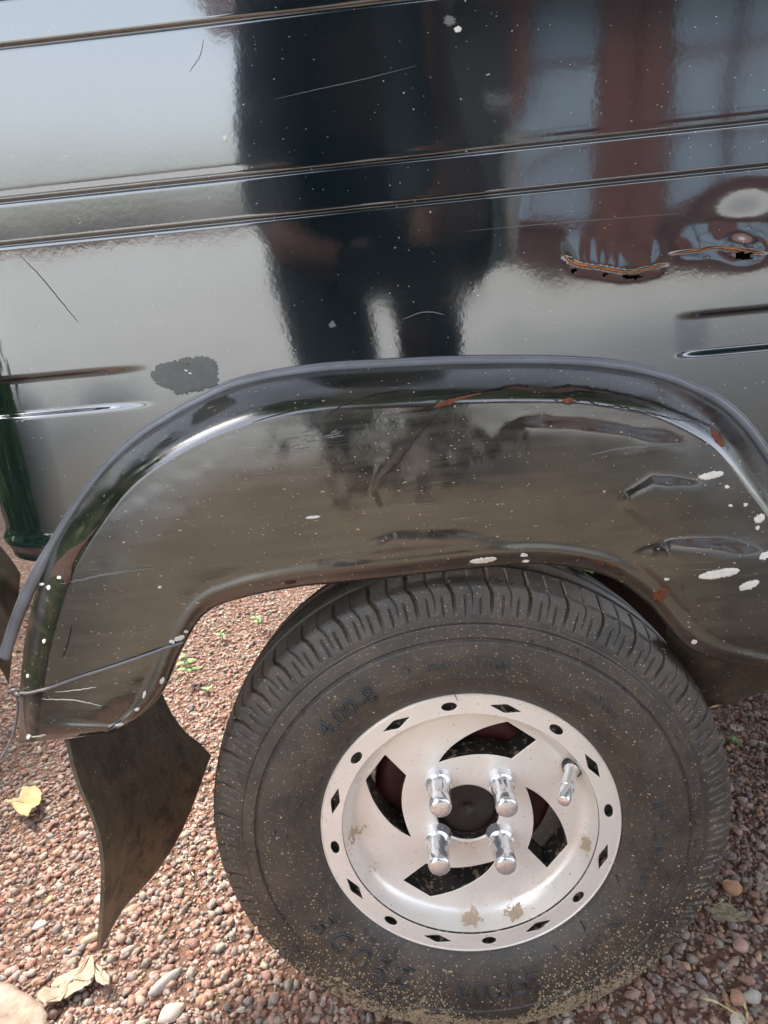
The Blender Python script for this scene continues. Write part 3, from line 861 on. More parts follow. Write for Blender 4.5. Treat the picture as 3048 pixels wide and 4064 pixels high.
lettering('4.00-8', .0185, .1455, -35.5, 1.12)
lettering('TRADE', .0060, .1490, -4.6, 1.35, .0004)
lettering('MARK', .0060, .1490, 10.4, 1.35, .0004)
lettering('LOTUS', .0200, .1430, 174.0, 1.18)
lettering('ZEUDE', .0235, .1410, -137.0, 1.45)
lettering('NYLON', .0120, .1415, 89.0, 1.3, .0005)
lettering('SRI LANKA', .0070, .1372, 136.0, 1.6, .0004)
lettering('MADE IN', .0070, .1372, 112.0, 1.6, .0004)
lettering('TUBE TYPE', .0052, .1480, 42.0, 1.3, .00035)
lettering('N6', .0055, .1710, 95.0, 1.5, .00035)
for rr in (.0066, .0052):
    a = math.radians(3.0); c3 = np.array([math.sin(a) * .1494, 0, math.cos(a) * .1494])
    pts = [c3 + np.array([rr * math.cos(q), 0, rr * math.sin(q)]) for q in np.linspace(0, 2 * np.pi, 33)]
    pts = [(p[0], float(sidewall_y(np.hypot(p[0], p[2]))), p[2]) for p in pts]
    v, f = tube(pts, .00028, 6, False); mesh('emblem_ring', v, f, M['tyre'], wheel)
pts = [c3 + np.array([x, 0, z]) for x, z in ((-.002, -.003), (-.002, .003), (.002, .003), (.002, -.003), (-.002, -.003))]
v, f = tube([(p[0], float(sidewall_y(np.hypot(p[0], p[2]))), p[2]) for p in pts], .00028, 6); mesh('emblem_mark', v, f, M['tyre'], wheel)

# rubber hairs left from moulding
hv, hf, nb = [], [], 0
for k in range(110):
    band_r = rng.choice([.1235, .133, .143, .152, .1685, .1735]); a = rng.random() * 2 * np.pi
    if k > 78: band_r = .2030; a = (k - 78) / 31 * 2 * np.pi
    r = band_r + rng.normal(0, .0012) * (k <= 78)
    L = .0035 + .0045 * rng.random(); y0 = float(sidewall_y(min(r, .2032)))
    e = np.array([math.sin(a), 0, math.cos(a)]); tng = np.array([math.cos(a), 0, -math.sin(a)])
    p0 = e * r + np.array([0, y0, 0]); dirv = np.array([0, -.75, 0]) + tng * rng.normal(0, .4) + e * (rng.normal(.1, .2) + (.9 if k > 78 else 0)) + np.array([0, 0, -.35])
    dirv /= np.linalg.norm(dirv)
    pts = [p0 + dirv * L * q + np.array([0, 0, -.0018]) * q * q for q in np.linspace(0, 1, 5)]
    v, f = tube(pts, np.linspace(.00042, .00028, 5), 5); hv.append(v); hf += [tuple(i + nb for i in q) for q in f]; nb += len(v)
o = mesh('vent_hair', np.vstack(hv), hf, M['spew'], wheel); o['kind'] = 'stuff'

# crumbs of dried mud stuck on the lower sidewall
ICO = bmesh.new(); bmesh.ops.create_icosphere(ICO, subdivisions=1, radius=1)
IV1 = np.array([v.co[:] for v in ICO.verts]); IF1 = np.array([[v.index for v in f.verts] for f in ICO.faces]); ICO.free()
ICO = bmesh.new(); bmesh.ops.create_icosphere(ICO, subdivisions=2, radius=1)
IV2 = np.array([v.co[:] for v in ICO.verts]); IF2 = np.array([[v.index for v in f.verts] for f in ICO.faces]); ICO.free()
IV0 = np.array([(0, 0, 1), (.894, 0, .447), (.276, .851, .447), (-.724, .526, .447), (-.724, -.526, .447), (.276, -.851, .447), (.724, .526, -.447), (-.276, .851, -.447), (-.894, 0, -.447), (-.276, -.851, -.447), (.724, -.526, -.447), (0, 0, -1)])
IF0 = np.array([(0, 1, 2), (0, 2, 3), (0, 3, 4), (0, 4, 5), (0, 5, 1), (1, 6, 2), (2, 7, 3), (3, 8, 4), (4, 9, 5), (5, 10, 1), (6, 7, 2), (7, 8, 3), (8, 9, 4), (9, 10, 5), (10, 6, 1), (11, 7, 6), (11, 8, 7), (11, 9, 8), (11, 10, 9), (11, 6, 10)])


def scatter(base_v, base_f, pos, scl, nshape=16, rough=.25, flatten=(.55, .9), seed=1, upright=False):
    """many lumps as one vertex array: pos (n,3), scl (n,)"""
    r = np.random.default_rng(seed); n = len(pos); nv = len(base_v)
    shapes = []
    for k in range(nshape):
        q = base_v * (1 + rough * r.normal(0, 1, (nv, 1)) * .55)
        for _ in range(6):                                    # chop facets
            d = r.normal(0, 1, 3); d /= np.linalg.norm(d); t = .42 + .3 * r.random()
            h = q @ d; q = q - np.outer(np.clip(h - t, 0, None), d)
        shapes.append(q)
    shapes = np.array(shapes)
    S = shapes[r.integers(0, nshape, n)] * np.stack([1 + .28 * r.random(n), .72 + .25 * r.random(n), r.uniform(*flatten, n)], 1)[:, None, :]
    az = r.random(n) * 2 * np.pi; tl = r.normal(0, .30, n); tr = r.normal(0, .30, n)
    c, s = np.cos(tl), np.sin(tl); S = np.stack([S[..., 0], S[..., 1] * c[:, None] - S[..., 2] * s[:, None], S[..., 1] * s[:, None] + S[..., 2] * c[:, None]], -1)
    c, s = np.cos(tr), np.sin(tr); S = np.stack([S[..., 0] * c[:, None] + S[..., 2] * s[:, None], S[..., 1], -S[..., 0] * s[:, None] + S[..., 2] * c[:, None]], -1)
    c, s = np.cos(az), np.sin(az); S = np.stack([S[..., 0] * c[:, None] - S[..., 1] * s[:, None], S[..., 0] * s[:, None] + S[..., 1] * c[:, None], S[..., 2]], -1)
    V = S * scl[:, None, None] + pos[:, None, :]
    F = base_f[None] + (np.arange(n) * nv)[:, None, None]
    return V.reshape(-1, 3), F.reshape(-1, 3), nv


nm = 9000
a = np.pi + rng.normal(0, 1.0, nm); r = .122 + .083 * rng.random(nm) ** .7
lowb = np.clip((-np.cos(a) * r - .03) / .16, 0, 1)
keep = rng.random(nm) < (.16 + .8 * lowb ** 1.3)
a, r = a[keep], r[keep]
pos = np.stack([np.sin(a) * r, sidewall_y(np.minimum(r, .2035)) - .0001, np.cos(a) * r], 1)
pos = pos[pos[:, 2] > GZ + .0]; pos = pos[(np.hypot(pos[:, 0] - .010, (pos[:, 2] + .146)) > .036) | (rng.random(len(pos)) < .15)]
v, f, _ = scatter(IV0, IF0, pos, .0004 + .0010 * rng.random(len(pos)) ** 2.2, seed=4)
o = mesh('dried_mud', v, f, M['mud'], wheel, smooth=False); o['kind'] = 'stuff'


# --- rim: flange ring and dished disc cut from flat outlines
def plate(name, loops, y_front, thick, m, side=None, bev=.0007, parent=wheel):
    cu = bpy.data.curves.new(name, 'CURVE'); cu.dimensions = '2D'; cu.fill_mode = 'BOTH'; cu.extrude = thick / 2 - bev; cu.bevel_depth = bev; cu.bevel_resolution = 1
    for lp in loops:
        sp = cu.splines.new('POLY'); sp.points.add(len(lp) - 1); sp.use_cyclic_u = True
        for q, (x, z) in zip(sp.points, lp): q.co = (x, z, 0, 1)
    ob = bpy.data.objects.new(name, cu); COL.objects.link(ob)
    dg = bpy.context.evaluated_depsgraph_get(); me = bpy.data.meshes.new_from_object(ob.evaluated_get(dg))
    COL.objects.unlink(ob); bpy.data.objects.remove(ob); bpy.data.curves.remove(cu)
    co = np.zeros(len(me.vertices) * 3); me.vertices.foreach_get('co', co); co = co.reshape(-1, 3)
    co = np.stack([co[:, 0], y_front + thick / 2 - co[:, 2], co[:, 1]], 1)
    me.vertices.foreach_set('co', co.astype(np.float32).ravel()); me.materials.clear(); me.materials.append(m)
    if side: me.materials.append(side)
    me.update()
    for p in me.polygons:
        p.use_smooth = False
        if side and abs(p.normal.y) < .55 and np.hypot(p.center.x, p.center.z) < .1125: p.material_index = 1
    me.name = name
    return link(name, me, None, parent)


def ring(r, n=160, rev=False): return [(r * math.sin(t), r * math.cos(t)) for t in np.linspace(0, 2 * np.pi, n, endpoint=False)]


def pol(r, deg): t = math.radians(deg); return np.array([r * math.sin(t), r * math.cos(t)])


RH, PH = .1080, -4.8
loops = [ring(.1155), ring(.1010)]
for k in range(8):
    c = pol(RH, PH + 45 * k); tn = pol(1, PH + 45 * k + 90); rn = pol(1, PH + 45 * k); loops.append([tuple(c + tn * .0064 * math.cos(t) + rn * .0039 * math.sin(t)) for t in np.linspace(0, 2 * np.pi, 26, endpoint=False)])
    d0 = PH + 22.5 + 45 * k; c = pol(RH, d0); tn = pol(1, d0 + 90); rn = pol(1, d0)
    loops.append([tuple(c + tn * p_ * .0132 + rn * q_ * .0042) for p_, q_ in ((1, .03), (.95, .08), (.07, .96), (-.07, .96), (-.95, .08), (-1, .03), (-1, -.03), (-.95, -.08), (-.07, -.96), (.07, -.96), (.95, -.08), (1, -.03))])
plate('rim_flange', loops, .0, .005, M['rim'], M['rimblack'])
lathe('rim_edge', [(.1154, .0012), (.1164, -.0006), (.1172, -.0004), (.1178, .0010), (.1178, .012), (.114, .03), (.1105, .05), (.104, .06)], 160, M['rim'], wheel)
lathe('rim_recess', [(.116, .0052), (.1003, .0052)], 96, M['rimblack'], wheel)
lathe('rim_dish', [(.1014, .0006), (.1006, .0010), (.1000, .003), (.0988, .0085), (.0968, .0130), (.0945, .0168), (.0920, .0188), (.0905, .01935), (.0895, .0195), (.0885, .0197)], 160, M['rim'], wheel)


def round_poly(P_, r=.0028):
    P_ = [np.array(p) for p in P_]; out = []; n = len(P_)
    for i in range(n):
        a, b, c = P_[i - 1], P_[i], P_[(i + 1) % n]
        d1, d2 = (a - b) / np.linalg.norm(a - b), (c - b) / np.linalg.norm(c - b)
        if d1 @ d2 < -.9: out.append(tuple(b)); continue
        q = min(r, np.linalg.norm(a - b) * .4, np.linalg.norm(c - b) * .4)
        for t in (0, .35, .65, 1): out.append(tuple((b + d1 * q) * (1 - t) ** 2 + b * 2 * t * (1 - t) + (b + d2 * q) * t ** 2))
    return out


WIN = [(51, -25), (61, -10.5), (70, 2.5), (80, 15), (88.2, 24.5), (85.5, 43.5), (59.4, 39.3), (56, 26), (52.5, 8), (50.8, -8)]
loops = [ring(.0915), ring(.0262, 64)]
WA = [tuple(p) for p in spline(WIN[:5], 22)]; WB = [tuple(p) for p in spline(WIN[6:] + WIN[:1], 22)][:-1]
for k in range(4):
    wl = [pol(r_ / 1000, d + 90 * k) for r_, d in WA + [WIN[5]] + WB]
    loops.append(round_poly(wl, .0020))
plate('rim_disc', loops, .0197, .024, M['rim'], M['rimblack'], .0009)
lathe('bore_edge', [(.0285, .0192), (.0272, .0188), (.0262, .0196), (.0258, .022), (.0258, .03)], 64, M['rim'], wheel)
lathe('hub_cap', [(.0258, .030), (.0253, .0295), (.0250, .0275), (.0238, .0262), (.021, .0258), (.008, .0262), (.0035, .0265), (.0026, .0285), (.0002, .030)], 64, M['hub'], wheel)
lathe('hub_rust_ring', [(.0262, .033), (.0262, .0262), (.0256, .0250), (.0250, .0262), (.0249, .030)], 64, M['rustdark'], wheel)
lathe('brake_drum', [(.0001, .048), (.060, .048), (.068, .046), (.0745, .050), (.0765, .056), (.0765, .095), (.070, .1)], 96, M['drum'], wheel)
lathe('rim_barrel', [(.1005, .006), (.0985, .020), (.0975, .05), (.0985, .09), (.1005, .11), (.1170, .118)], 96, M['rimblack'], wheel)

# lug nuts
NUT_C = [(.0282, .0279), (.0250, -.0236), (-.0262, -.0205), (-.0216, .0318)]
for (x, z) in NUT_C:
    t_ = empty('lug_nut', (x, 0, z), None); t_.parent = wheel
    # one mesh per nut: cone seat, hexagon, round cap
    n = 36; prof = [(.0120, .0205), (.0112, .0170), (.0104, .0130), (.0090, .0118), (.0084, .0110), (.0075, .0100), (.0075, -.0030), (.0083, -.0042), (.0086, -.0058), (.0086, -.0125), (.0082, -.0140), (.0070, -.0150), (.0045, -.0155), (.0001, -.0156)]
    A = np.linspace(0, 2 * np.pi, n, endpoint=False); V = []
    for q in A:
        for (r_, y_) in prof:
            hx = 1.0
            if -.0035 < y_ < .0105: hx = (1 / math.cos(((q + math.pi / 6) % (math.pi / 3)) - math.pi / 6)) * .985
            V.append((r_ * hx * math.sin(q), y_, r_ * hx * math.cos(q)))
    COL.objects.unlink(t_); bpy.data.objects.remove(t_)
    o = mesh('lug_nut', V, grid_faces(n, len(prof), True), M['chrome'], wheel, loc=(x, 0, z))
    es = o.modifiers.new('es', 'EDGE_SPLIT'); es.split_angle = math.radians(38)
# valve
vb, vt = np.array([.0858, .0200, .0375]), np.array([.0692, -.0195, .0345]); ax = (vt - vb) / np.linalg.norm(vt - vb); Lv = np.linalg.norm(vt - vb)
path = [vb + ax * Lv * s for s in (-.1, .02, .1, .18, .2, .22, .62, .63, .66, .67, .69, .96, .985, 1.0)]
v, f = tube(path, [.0078, .0078, .0066, .0060, .0052, .0050, .0050, .0056, .0056, .0050, .0049, .0049, .0044, .003], 20)
o = mesh('valve_cap', v, f, M['chrome'], wheel); es = o.modifiers.new('es', 'EDGE_SPLIT'); es.split_angle = math.radians(35)
v, f = tube([vb - ax * .002, vb + ax * .002, vb + ax * .0065], [.0092, .0092, .0074], 20); mesh('valve_grommet', v, f, M['rimblack'], wheel)

# ================================================================== LOOSE THINGS
# the wire tied round the fender's end
wp = [(395, 1385), (330, 1408), (250, 1436), (170, 1462), (110, 1484), (70, 1496), (46, 1497)]
wc = spline(wp, 60); W3 = []
for p in wc:
    h = hit(tuple(p)); W3.append(np.array(h[0] + h[1] * .0012) if h else at_y(tuple(p), -.03))
knot = at_y((34, 1497), W3[-1][1] - .001)
loop_ = [knot + np.array([.0035 * math.cos(t), -.002 * math.sin(t), .004 * math.sin(t)]) for t in np.linspace(0, 2 * np.pi, 14)]
tailw = [at_y(p, W3[-1][1] - .002) for p in spline([(36, 1500), (38, 1530), (33, 1570), (24, 1600), (8, 1630), (-8, 1652)], 24)]
v1, f1 = tube(np.vstack([W3, loop_, tailw]), .0011, 8)
wire = mesh('wire', v1, f1, M['wire']); tag(wire, 'thin grey wire tied round the rear end of the dark fender', 'wire')

# ------------------------------------------------------------------ gravel
PAL = np.array([(.34, .13, .075), (.27, .11, .075), (.42, .21, .13), (.36, .20, .145), (.30, .24, .20), (.24, .23, .22), (.44, .38, .31), (.52, .48, .42), (.18, .16, .155), (.46, .27, .14), (.22, .08, .06), (.33, .27, .225), (.40, .25, .19)])
PW = np.array([12, 11, 8, 12, 12, 9, 8, 4.5, 7, 4, 8, 12, 10], float); PW /= PW.sum()


def in_view(x, y, m=140):
    q = to_px(np.stack([x, y, np.full_like(x, GZ)], 1)); d = (np.stack([x, y, np.full_like(x, GZ)], 1) - CAM) @ AX[2]
    return (d > .1) & (q[:, 0] > -m) & (q[:, 0] < 1659 + m) & (q[:, 1] > 900) & (q[:, 1] < 2212 + m)


def ground_pts(n, y_max=1.7, seed=0):
    r = np.random.default_rng(seed); x = r.uniform(-1.15, .85, n * 6); y = r.uniform(-.22, y_max, n * 6)
    k = in_view(x, y); k &= ~((np.abs(x) < .19) & (y > .17) & (y < 1.2)); x, y = x[k], y[k]
    k = r.random(len(x)) < np.clip(1.15 - .55 * y, .35, 1); return x[k][:n], y[k][:n]


def stone_mesh(name, n, smin, smax, pw, base, seed, sink):
    x, y = ground_pts(n, seed=seed); r = np.random.default_rng(seed + 50)
    s = smin + (smax - smin) * r.random(len(x)) ** pw
    # nothing inside the tyre
    k = ~((np.abs(y - .055) < .062 + s) & (np.abs(x) < .062)); x, y, s = x[k], y[k], s[k]
    z = GZ + .006 * vnoise(x * 6 + 3, y * 6 + 5, 3) * np.exp(-(x ** 2 + y ** 2) / 6) + s * (sink + .25 * r.random(len(s)))
    clear = np.hypot(x, z) > .206 + s * .4
    k = clear | (np.abs(y - .055) > .06 + s); x, y, z, s = x[k], y[k], z[k], s[k]
    bv, bf = base
    v, f, nv = scatter(bv, bf, np.stack([x, y, z], 1), s, 30, .26, (.5, .9), seed)
    o = mesh(name, v, f, M['gravel'], None, False)
    ci = r.choice(len(PAL), len(x), p=PW); c = .80 * PAL[ci] * (1 + r.normal(0, .22, (len(x), 1))) * (1 + r.normal(0, .05, (len(x), 3)))
    c = np.clip(c * np.array([.93, .82, .74]), .015, .7); ca_ = o.data.color_attributes.new('Col', 'FLOAT_COLOR', 'POINT')
    cc = np.concatenate([np.repeat(c, nv, 0), np.ones((len(c) * nv, 1))], 1).astype(np.float32); ca_.data.foreach_set('color', cc.ravel())
    o['kind'] = 'stuff'
    return o


g1 = stone_mesh('gravel', 27000, .0024, .0076, 2.2, (IV1, IF1), 31, .15); tag(g1, 'loose red, grey and cream pebbles covering the ground', 'gravel', None, 'stuff')
g2 = stone_mesh('gravel', 60000, .0011, .0032, 1.4, (IV0, IF0), 32, .1); tag(g2, 'coarse reddish grit between the pebbles', 'gravel', None, 'stuff')


# larger stones that stand out
def stone(px, s, col, label, fl=(1, .8, .6), rz=0.0, k=0):
    r = np.random.default_rng(900 + k); v = IV2 * (1 + .10 * r.normal(0, 1, (len(IV2), 1)))
    for _ in range(9):
        d = r.normal(0, 1, 3); d /= np.linalg.norm(d); t = .55 + .3 * r.random(); h = v @ d; v = v - np.outer(np.clip(h - t, 0, None), d)
    s = s * .62; v = v * np.array(fl) * s; c, sn = math.cos(rz), math.sin(rz)
    v = np.stack([v[:, 0] * c - v[:, 1] * sn, v[:, 0] * sn + v[:, 1] * c, v[:, 2]], 1)
    p = at_z(px, GZ + s * fl[2] * .5)
    o = mesh('stone', v, IF2, M['gravel'], None, True, p)
    ca_ = o.data.color_attributes.new('Col', 'FLOAT_COLOR', 'POINT'); ca_.data.foreach_set('color', np.tile(np.array([*col, 1], np.float32), len(v)))
    return tag(o, label, 'stone', 'larger stones among the gravel')


STN = [((356, 2125), .020, (.30, .28, .25), 'long flat grey stone lying below the pale dry leaf scrap', (1.5, .55, .5), .9),
       ((372, 2185), .018, (.50, .42, .35), 'pale cream stone at the bottom edge of the gravel, left of the tyre', (1.2, .9, .6), .5),
       ((86, 2118 - 120), .013, (.56, .53, .48), 'white pebble on the gravel left of the mud flap tip', (1.1, .8, .6), .2),
       ((231, 1939), .012, (.80, .77, .70), 'bright white pebble beside the hanging tip of the mud flap', (1.2, .8, .7), .3),
       ((195, 2030), .013, (.50, .34, .20), 'ochre pebble above the pale dry leaf scrap', (1.3, .8, .65), .6),
       ((288, 1960 + 5), .012, (.44, .18, .09), 'rust orange pebble just left of the mud flap tip', (1.2, .9, .7), .5),
       ((225, 1740 - 60), .016, (.30, .12, .08), 'large reddish brown pebble left of the mud flap', (1.2, .9, .6), 1.0),
       ((1580, 1920), .016, (.52, .22, .08), 'bright orange stone in the shade right of the tyre', (1.2, 1, .7), .4),
       ((1600, 2042), .014, (.44, .24, .18), 'pink stone right of the tyre near the dry leaf litter', (1.1, .9, .7), .2),
       ((1592, 2156), .013, (.42, .17, .09), 'orange stone touching a grey speckled stone, lower right', (1.1, .9, .7), .7),
       ((1626, 2152), .014, (.38, .36, .31), 'grey speckled oval stone, lower right corner', (1.35, .8, .7), .3),
       ((1596, 2204), .013, (.58, .52, .40), 'cream wedge stone at the bottom right edge', (.9, 1.0, .8), .1),
       ((900, 2196), .012, (.36, .16, .11), 'round maroon stone under the lower left of the tyre tread', (1, .9, .8), .1),
       ((800, 2150), .013, (.36, .34, .31), 'round grey stone below the left edge of the tyre', (1, .95, .8), .1),
       ((720, 2036), .012, (.36, .32, .26), 'greyish pebble close to the left edge of the tyre', (1.2, .8, .7), .6)]
for k, (px, s, c, lb, fl, rz) in enumerate(STN): stone(px, s, c, lb, fl, rz, k)


# ------------------------------------------------------------------ dry leaves and scraps
def leaf(name, outline, z0, m, label, cat='dry leaf', curl=.010, rag=.0, vein=True, seed=0, thick=.0005):
    """curled sheet lying on the gravel; outline as measured on the ground"""
    r = np.random.default_rng(seed); P_ = np.array(outline, float); c = P_.mean(0)
    out = []
    for i in range(len(P_)):
        a, b = P_[i], P_[(i + 1) % len(P_)]
        for q in range(6): out.append(a + (b - a) * q / 6 + r.normal(0, rag, 2))
    out = np.array(out); n = len(out); rings = np.linspace(1, .12, 8); V = []
    ph = r.random(4) * 6
    for s in rings:
        for p in out:
            q = c + (p - c) * s; w3 = at_z(tuple(q), z0)
            d = w3 - at_z(tuple(c), z0); rr = np.hypot(d[0], d[1])
            w3[2] += curl * (.55 * math.sin(d[0] * 70 + ph[0]) + .45 * math.sin(d[1] * 60 + ph[1]) + .25 * math.sin((d[0] + d[1]) * 160 + ph[2])) * min(1, rr / .012) + curl * .7 + .3 * rr * curl / .02
            V.append(w3)
    V.append(at_z(tuple(c), z0 + curl * .6)); F = []
    for k in range(len(rings) - 1):
        for i in range(n): F.append((k * n + i, k * n + (i + 1) % n, (k + 1) * n + (i + 1) % n, (k + 1) * n + i))
    for i in range(n): F.append(((len(rings) - 1) * n + i, (len(rings) - 1) * n + (i + 1) % n, len(rings) * n))
    o = mesh(name, V, F, m); so = o.modifiers.new('t', 'SOLIDIFY'); so.thickness = thick
    return tag(o, label, cat)


M['leaf_y'] = leaf_mat('yellowed_leaf', (.36, .26, .09), (.48, .38, .20), 90)
M['leaf_p'] = leaf_mat('pale_dry_leaf', (.26, .19, .125), (.42, .33, .24), 240)
M['leaf_b'] = leaf_mat('broad_dry_leaf', (.13, .08, .05), (.36, .28, .21), 34)
M['litter'] = leaf_mat('grey_litter', (.22, .16, .08), (.46, .40, .28), 200)
M['green'] = leaf_mat('fresh_green', (.13, .22, .06), (.24, .36, .13), 120)
M['stem'] = simple('green_stem', (.16, .24, .06), .6)
M['straw'] = simple('straw', (.60, .48, .28), .7, 0, 1.4, .2, 200)
leaf('dry_leaf', [(14, 1746), (44, 1738), (50, 1712), (80, 1705), (92, 1716), (88, 1744), (72, 1756), (64, 1776), (44, 1768), (28, 1752)], GZ + .012, M['leaf_y'], 'small crumpled yellow leaf on the gravel, left of the mud flap', curl=.007, rag=.8, seed=2)
leaf('dry_leaf', [(80, 2160), (120, 2118), (160, 2096), (192, 2072), (204, 2076), (206, 2112), (198, 2128), (170, 2146), (130, 2160), (96, 2176)], GZ + .010, M['leaf_p'], 'pale torn dry leaf scrap below the mud flap tip', curl=.006, rag=1.6, seed=3)
leaf('dry_leaf', [(198, 2076), (222, 2090), (236, 2116), (240, 2136), (226, 2140), (206, 2120)], GZ + .010, M['leaf_p'], 'narrow pale leaf fragment beside the larger torn scrap', curl=.004, rag=1.6, seed=4)
leaf('dry_leaf', [(-70, 2140), (-10, 2128), (30, 2134), (64, 2160), (96, 2190), (108, 2220), (104, 2260), (20, 2290), (-80, 2280), (-120, 2200)], GZ + .016, M['leaf_b'], 'broad brown dry leaf at the bottom left corner', curl=.006, rag=1.0, seed=5)
leaf('dry_leaf', [(1538, 1966), (1560, 1958), (1576, 1968), (1590, 1984), (1606, 1994), (1612, 2012), (1590, 2010), (1560, 1996), (1536, 1986)], GZ + .012, M['litter'], 'crumpled olive leaf litter against the right side of the tyre', 'leaf litter', .008, 2.4, seed=6)
leaf('dry_leaf', [(1632, 1916), (1672, 1900), (1680, 1924), (1650, 1934), (1636, 1930)], GZ + .014, M['leaf_p'], 'splintered pale leaf scrap at the right edge of the picture', 'leaf litter', .005, 1.8, seed=7)


def twig(pts, rad, label, cat='twig', m='straw', lift=.010):
    c = spline([(*p,) for p in pts], 16); P3 = [at_z(tuple(p), GZ + lift + .003 * math.sin(i * .9)) for i, p in enumerate(c)]
    v, f = tube(P3, rad, 6); return tag(mesh('twig', v, f, M[m]), label, cat)


twig([(1516, 2156), (1550, 2166), (1590, 2190), (1606, 2204)], .0009, 'straw coloured stalk on the gravel, lower right')
twig([(1606, 2166), (1614, 2190), (1612, 2216)], .0011, 'short pale straw piece at the bottom right')
twig([(1518, 1530), (1560, 1522), (1592, 1506)], .0010, 'thin dry twig lying in the shade under the sill', m='straw')
twig([(390, 1850), (406, 1872), (418, 1890)], .0008, 'tiny straw stalk between the mud flap and the tyre')


def disc_flower(px):
    c = at_z(px, GZ + .012); V, F, nb = [], [], 0
    for k in range(14):
        a = k / 14 * 2 * np.pi; e = np.array([math.cos(a), math.sin(a), .2]); t = np.array([-math.sin(a), math.cos(a), 0])
        L = .009; q = [c + e * .0015 - t * .0012, c + e * .0015 + t * .0012, c + e * L + t * .0021, c + e * L - t * .0021]
        V += q; F.append((nb, nb + 1, nb + 2, nb + 3)); nb += 4
    o = mesh('dried_flower', V, F, M['litter'], None, False); so = o.modifiers.new('t', 'SOLIDIFY'); so.thickness = .0005
    return tag(o, 'small round dried brown flower head beside the right edge of the tyre', 'dried flower')


disc_flower((1592, 1574))


# ------------------------------------------------------------------ small green weeds
def sprout(px, height, nleaf, size, label, seed=0, z=None, lean=(0, 0)):
    r = np.random.default_rng(seed); base = at_z(px, GZ + .002) if z is None else np.array(z)
    o = empty('weed_sprout', base); tag(o, label, 'weed')
    top = np.array([lean[0], lean[1], height]); pts = [top * s + np.array([.002 * math.sin(5 * s), 0, 0]) for s in np.linspace(0, 1, 7)]
    v, f = tube(pts, np.linspace(.0009, .0005, 7), 6); mesh('stem', v, f, M['stem'], o)
    for k in range(nleaf):
        a = k * 2.4 + r.random(); h = .35 + .65 * (k + 1) / nleaf; b = top * h
        L = size * (.7 + .6 * r.random()); V = []
        e = np.array([math.cos(a), math.sin(a), .25 + .3 * r.random()]); t = np.array([-math.sin(a), math.cos(a), 0])
        for s in np.linspace(0, 1, 6):
            wd = .30 * L * math.sin(math.pi * (.12 + .88 * s) ** .8) * (1 if s < 1 else .1)
            c = b + e * L * s - np.array([0, 0, .35 * L * s * s]); V += [c - t * wd, c + np.array([0, 0, -.06 * L]), c + t * wd]
        F = []
        for i in range(5): F += [(3 * i, 3 * i + 1, 3 * i + 4, 3 * i + 3), (3 * i + 1, 3 * i + 2, 3 * i + 5, 3 * i + 4)]
        lo = mesh('leaf', V, F, M['green'], o); so = lo.modifiers.new('t', 'SOLIDIFY'); so.thickness = .0003
    return o


sprout((408, 1476), .055, 8, .022, 'tall thin green weed between the fender and the tyre', 1)
sprout((1590, 1618), .016, 5, .011, 'small green seedling right of the tyre, by the dried flower', 2)
sprout((1572, 1548), .010, 2, .006, 'tiny green shoot in the shade under the sill', 3)
sprout((560, 1362), .030, 5, .016, 'small green weed seen far under the fender lip', 4)
sprout((445, 1500), .014, 3, .014, 'low green weed touching the left edge of the tyre', 5)
sprout((480, 1385), .020, 4, .014, 'pale green weed beside the fender opening', 6)
lp = at_y((1285, 1236), .075)
sprout(None, .012, 5, .020, 'fresh green leaves caught between the tyre top and the fender lip', 7, z=lp + np.array([-.01, 0, -.004]))
twig([(468, 2172 - 20), (480, 2150), (484, 2140)], .0008, 'tiny green blade on the gravel near the bottom', 'grass blade', 'stem')

# ================================================================== WHAT STANDS BEHIND THE CAMERA (seen mirrored in the paint)
M['h_wall'] = simple('maroon_wall', (.055, .020, .019), .7, 0, 1.5, .15, 3)
M['h_frame'] = simple('red_brown_timber', (.095, .034, .026), .5, 0, 1.5, .2, 6)
M['h_pane'] = simple('sky_painted_glass', (.17, .22, .28), .08, 0, 1.5, .15, 2)  # pale blue base colour stands in for sky mirrored in the panes
M['h_dark'] = simple('painted_shade_boards', (.012, .014, .016), .6, 0, 1.5, .3, 4)
M['h_roof'] = simple('roof_tiles', (.10, .045, .035), .8, 0, 1.5, .2, 5)
house = empty('house', (3, -5, GZ)); tag(house, 'maroon house with red brown window frames, mirrored in the dark paint', 'house')


def hb(name, x0, x1, y0, y1, z0, z1, m, par=house):
    return box(name, x0 - 3, x1 - 3, y0 + 5, y1 + 5, z0 - GZ, z1 - GZ, M[m], par)


hb('wall', -.79, 9, -5.4, -5.0, GZ - .1, 1.9, 'h_wall')
d_ = hb('verandah_shade', -.74, .86, -4.998, -4.94, GZ, 1.75, 'h_dark')  # near-black colour stands in for the shade inside the verandah opening
for k in range(6): hb('verandah_shade_board', -.72 + k * .262, -.72 + k * .262 + .252, -4.938, -4.925, GZ + .02, 1.72, 'h_dark')
hb('post', .86, .98, -4.998, -4.90, GZ, 1.75, 'h_frame')
for (x0, x1) in ((1.0, 1.42), (1.98, 2.36), (2.43, 2.86), (3.5, 3.92), (4.0, 4.42), (5.6, 6.0), (6.08, 6.5)):
    wn = hb('window', x0 - .05, x1 + .05, -4.998, -4.97, .20, 1.74, 'h_frame')
    for (z0, z1) in ((.26, .70), (.74, 1.20), (1.25, 1.68)): hb('pane', x0, x1, -4.968, -4.962, z0, z1, 'h_pane')
for (x0, x1) in ((1.47, 1.70), (1.72, 1.92), (2.92, 3.3)): hb('shutter', x0, x1, -4.998, -4.93, .1, 1.75, 'h_frame')
rf = np.array([(-4.1, -.9, 0), (6, -.9, 0)])
rv = [(-1.15, -4.75, 1.75), (9.3, -4.75, 1.75), (9.3, -7.6, 3.4), (-1.15, -7.6, 3.4)]
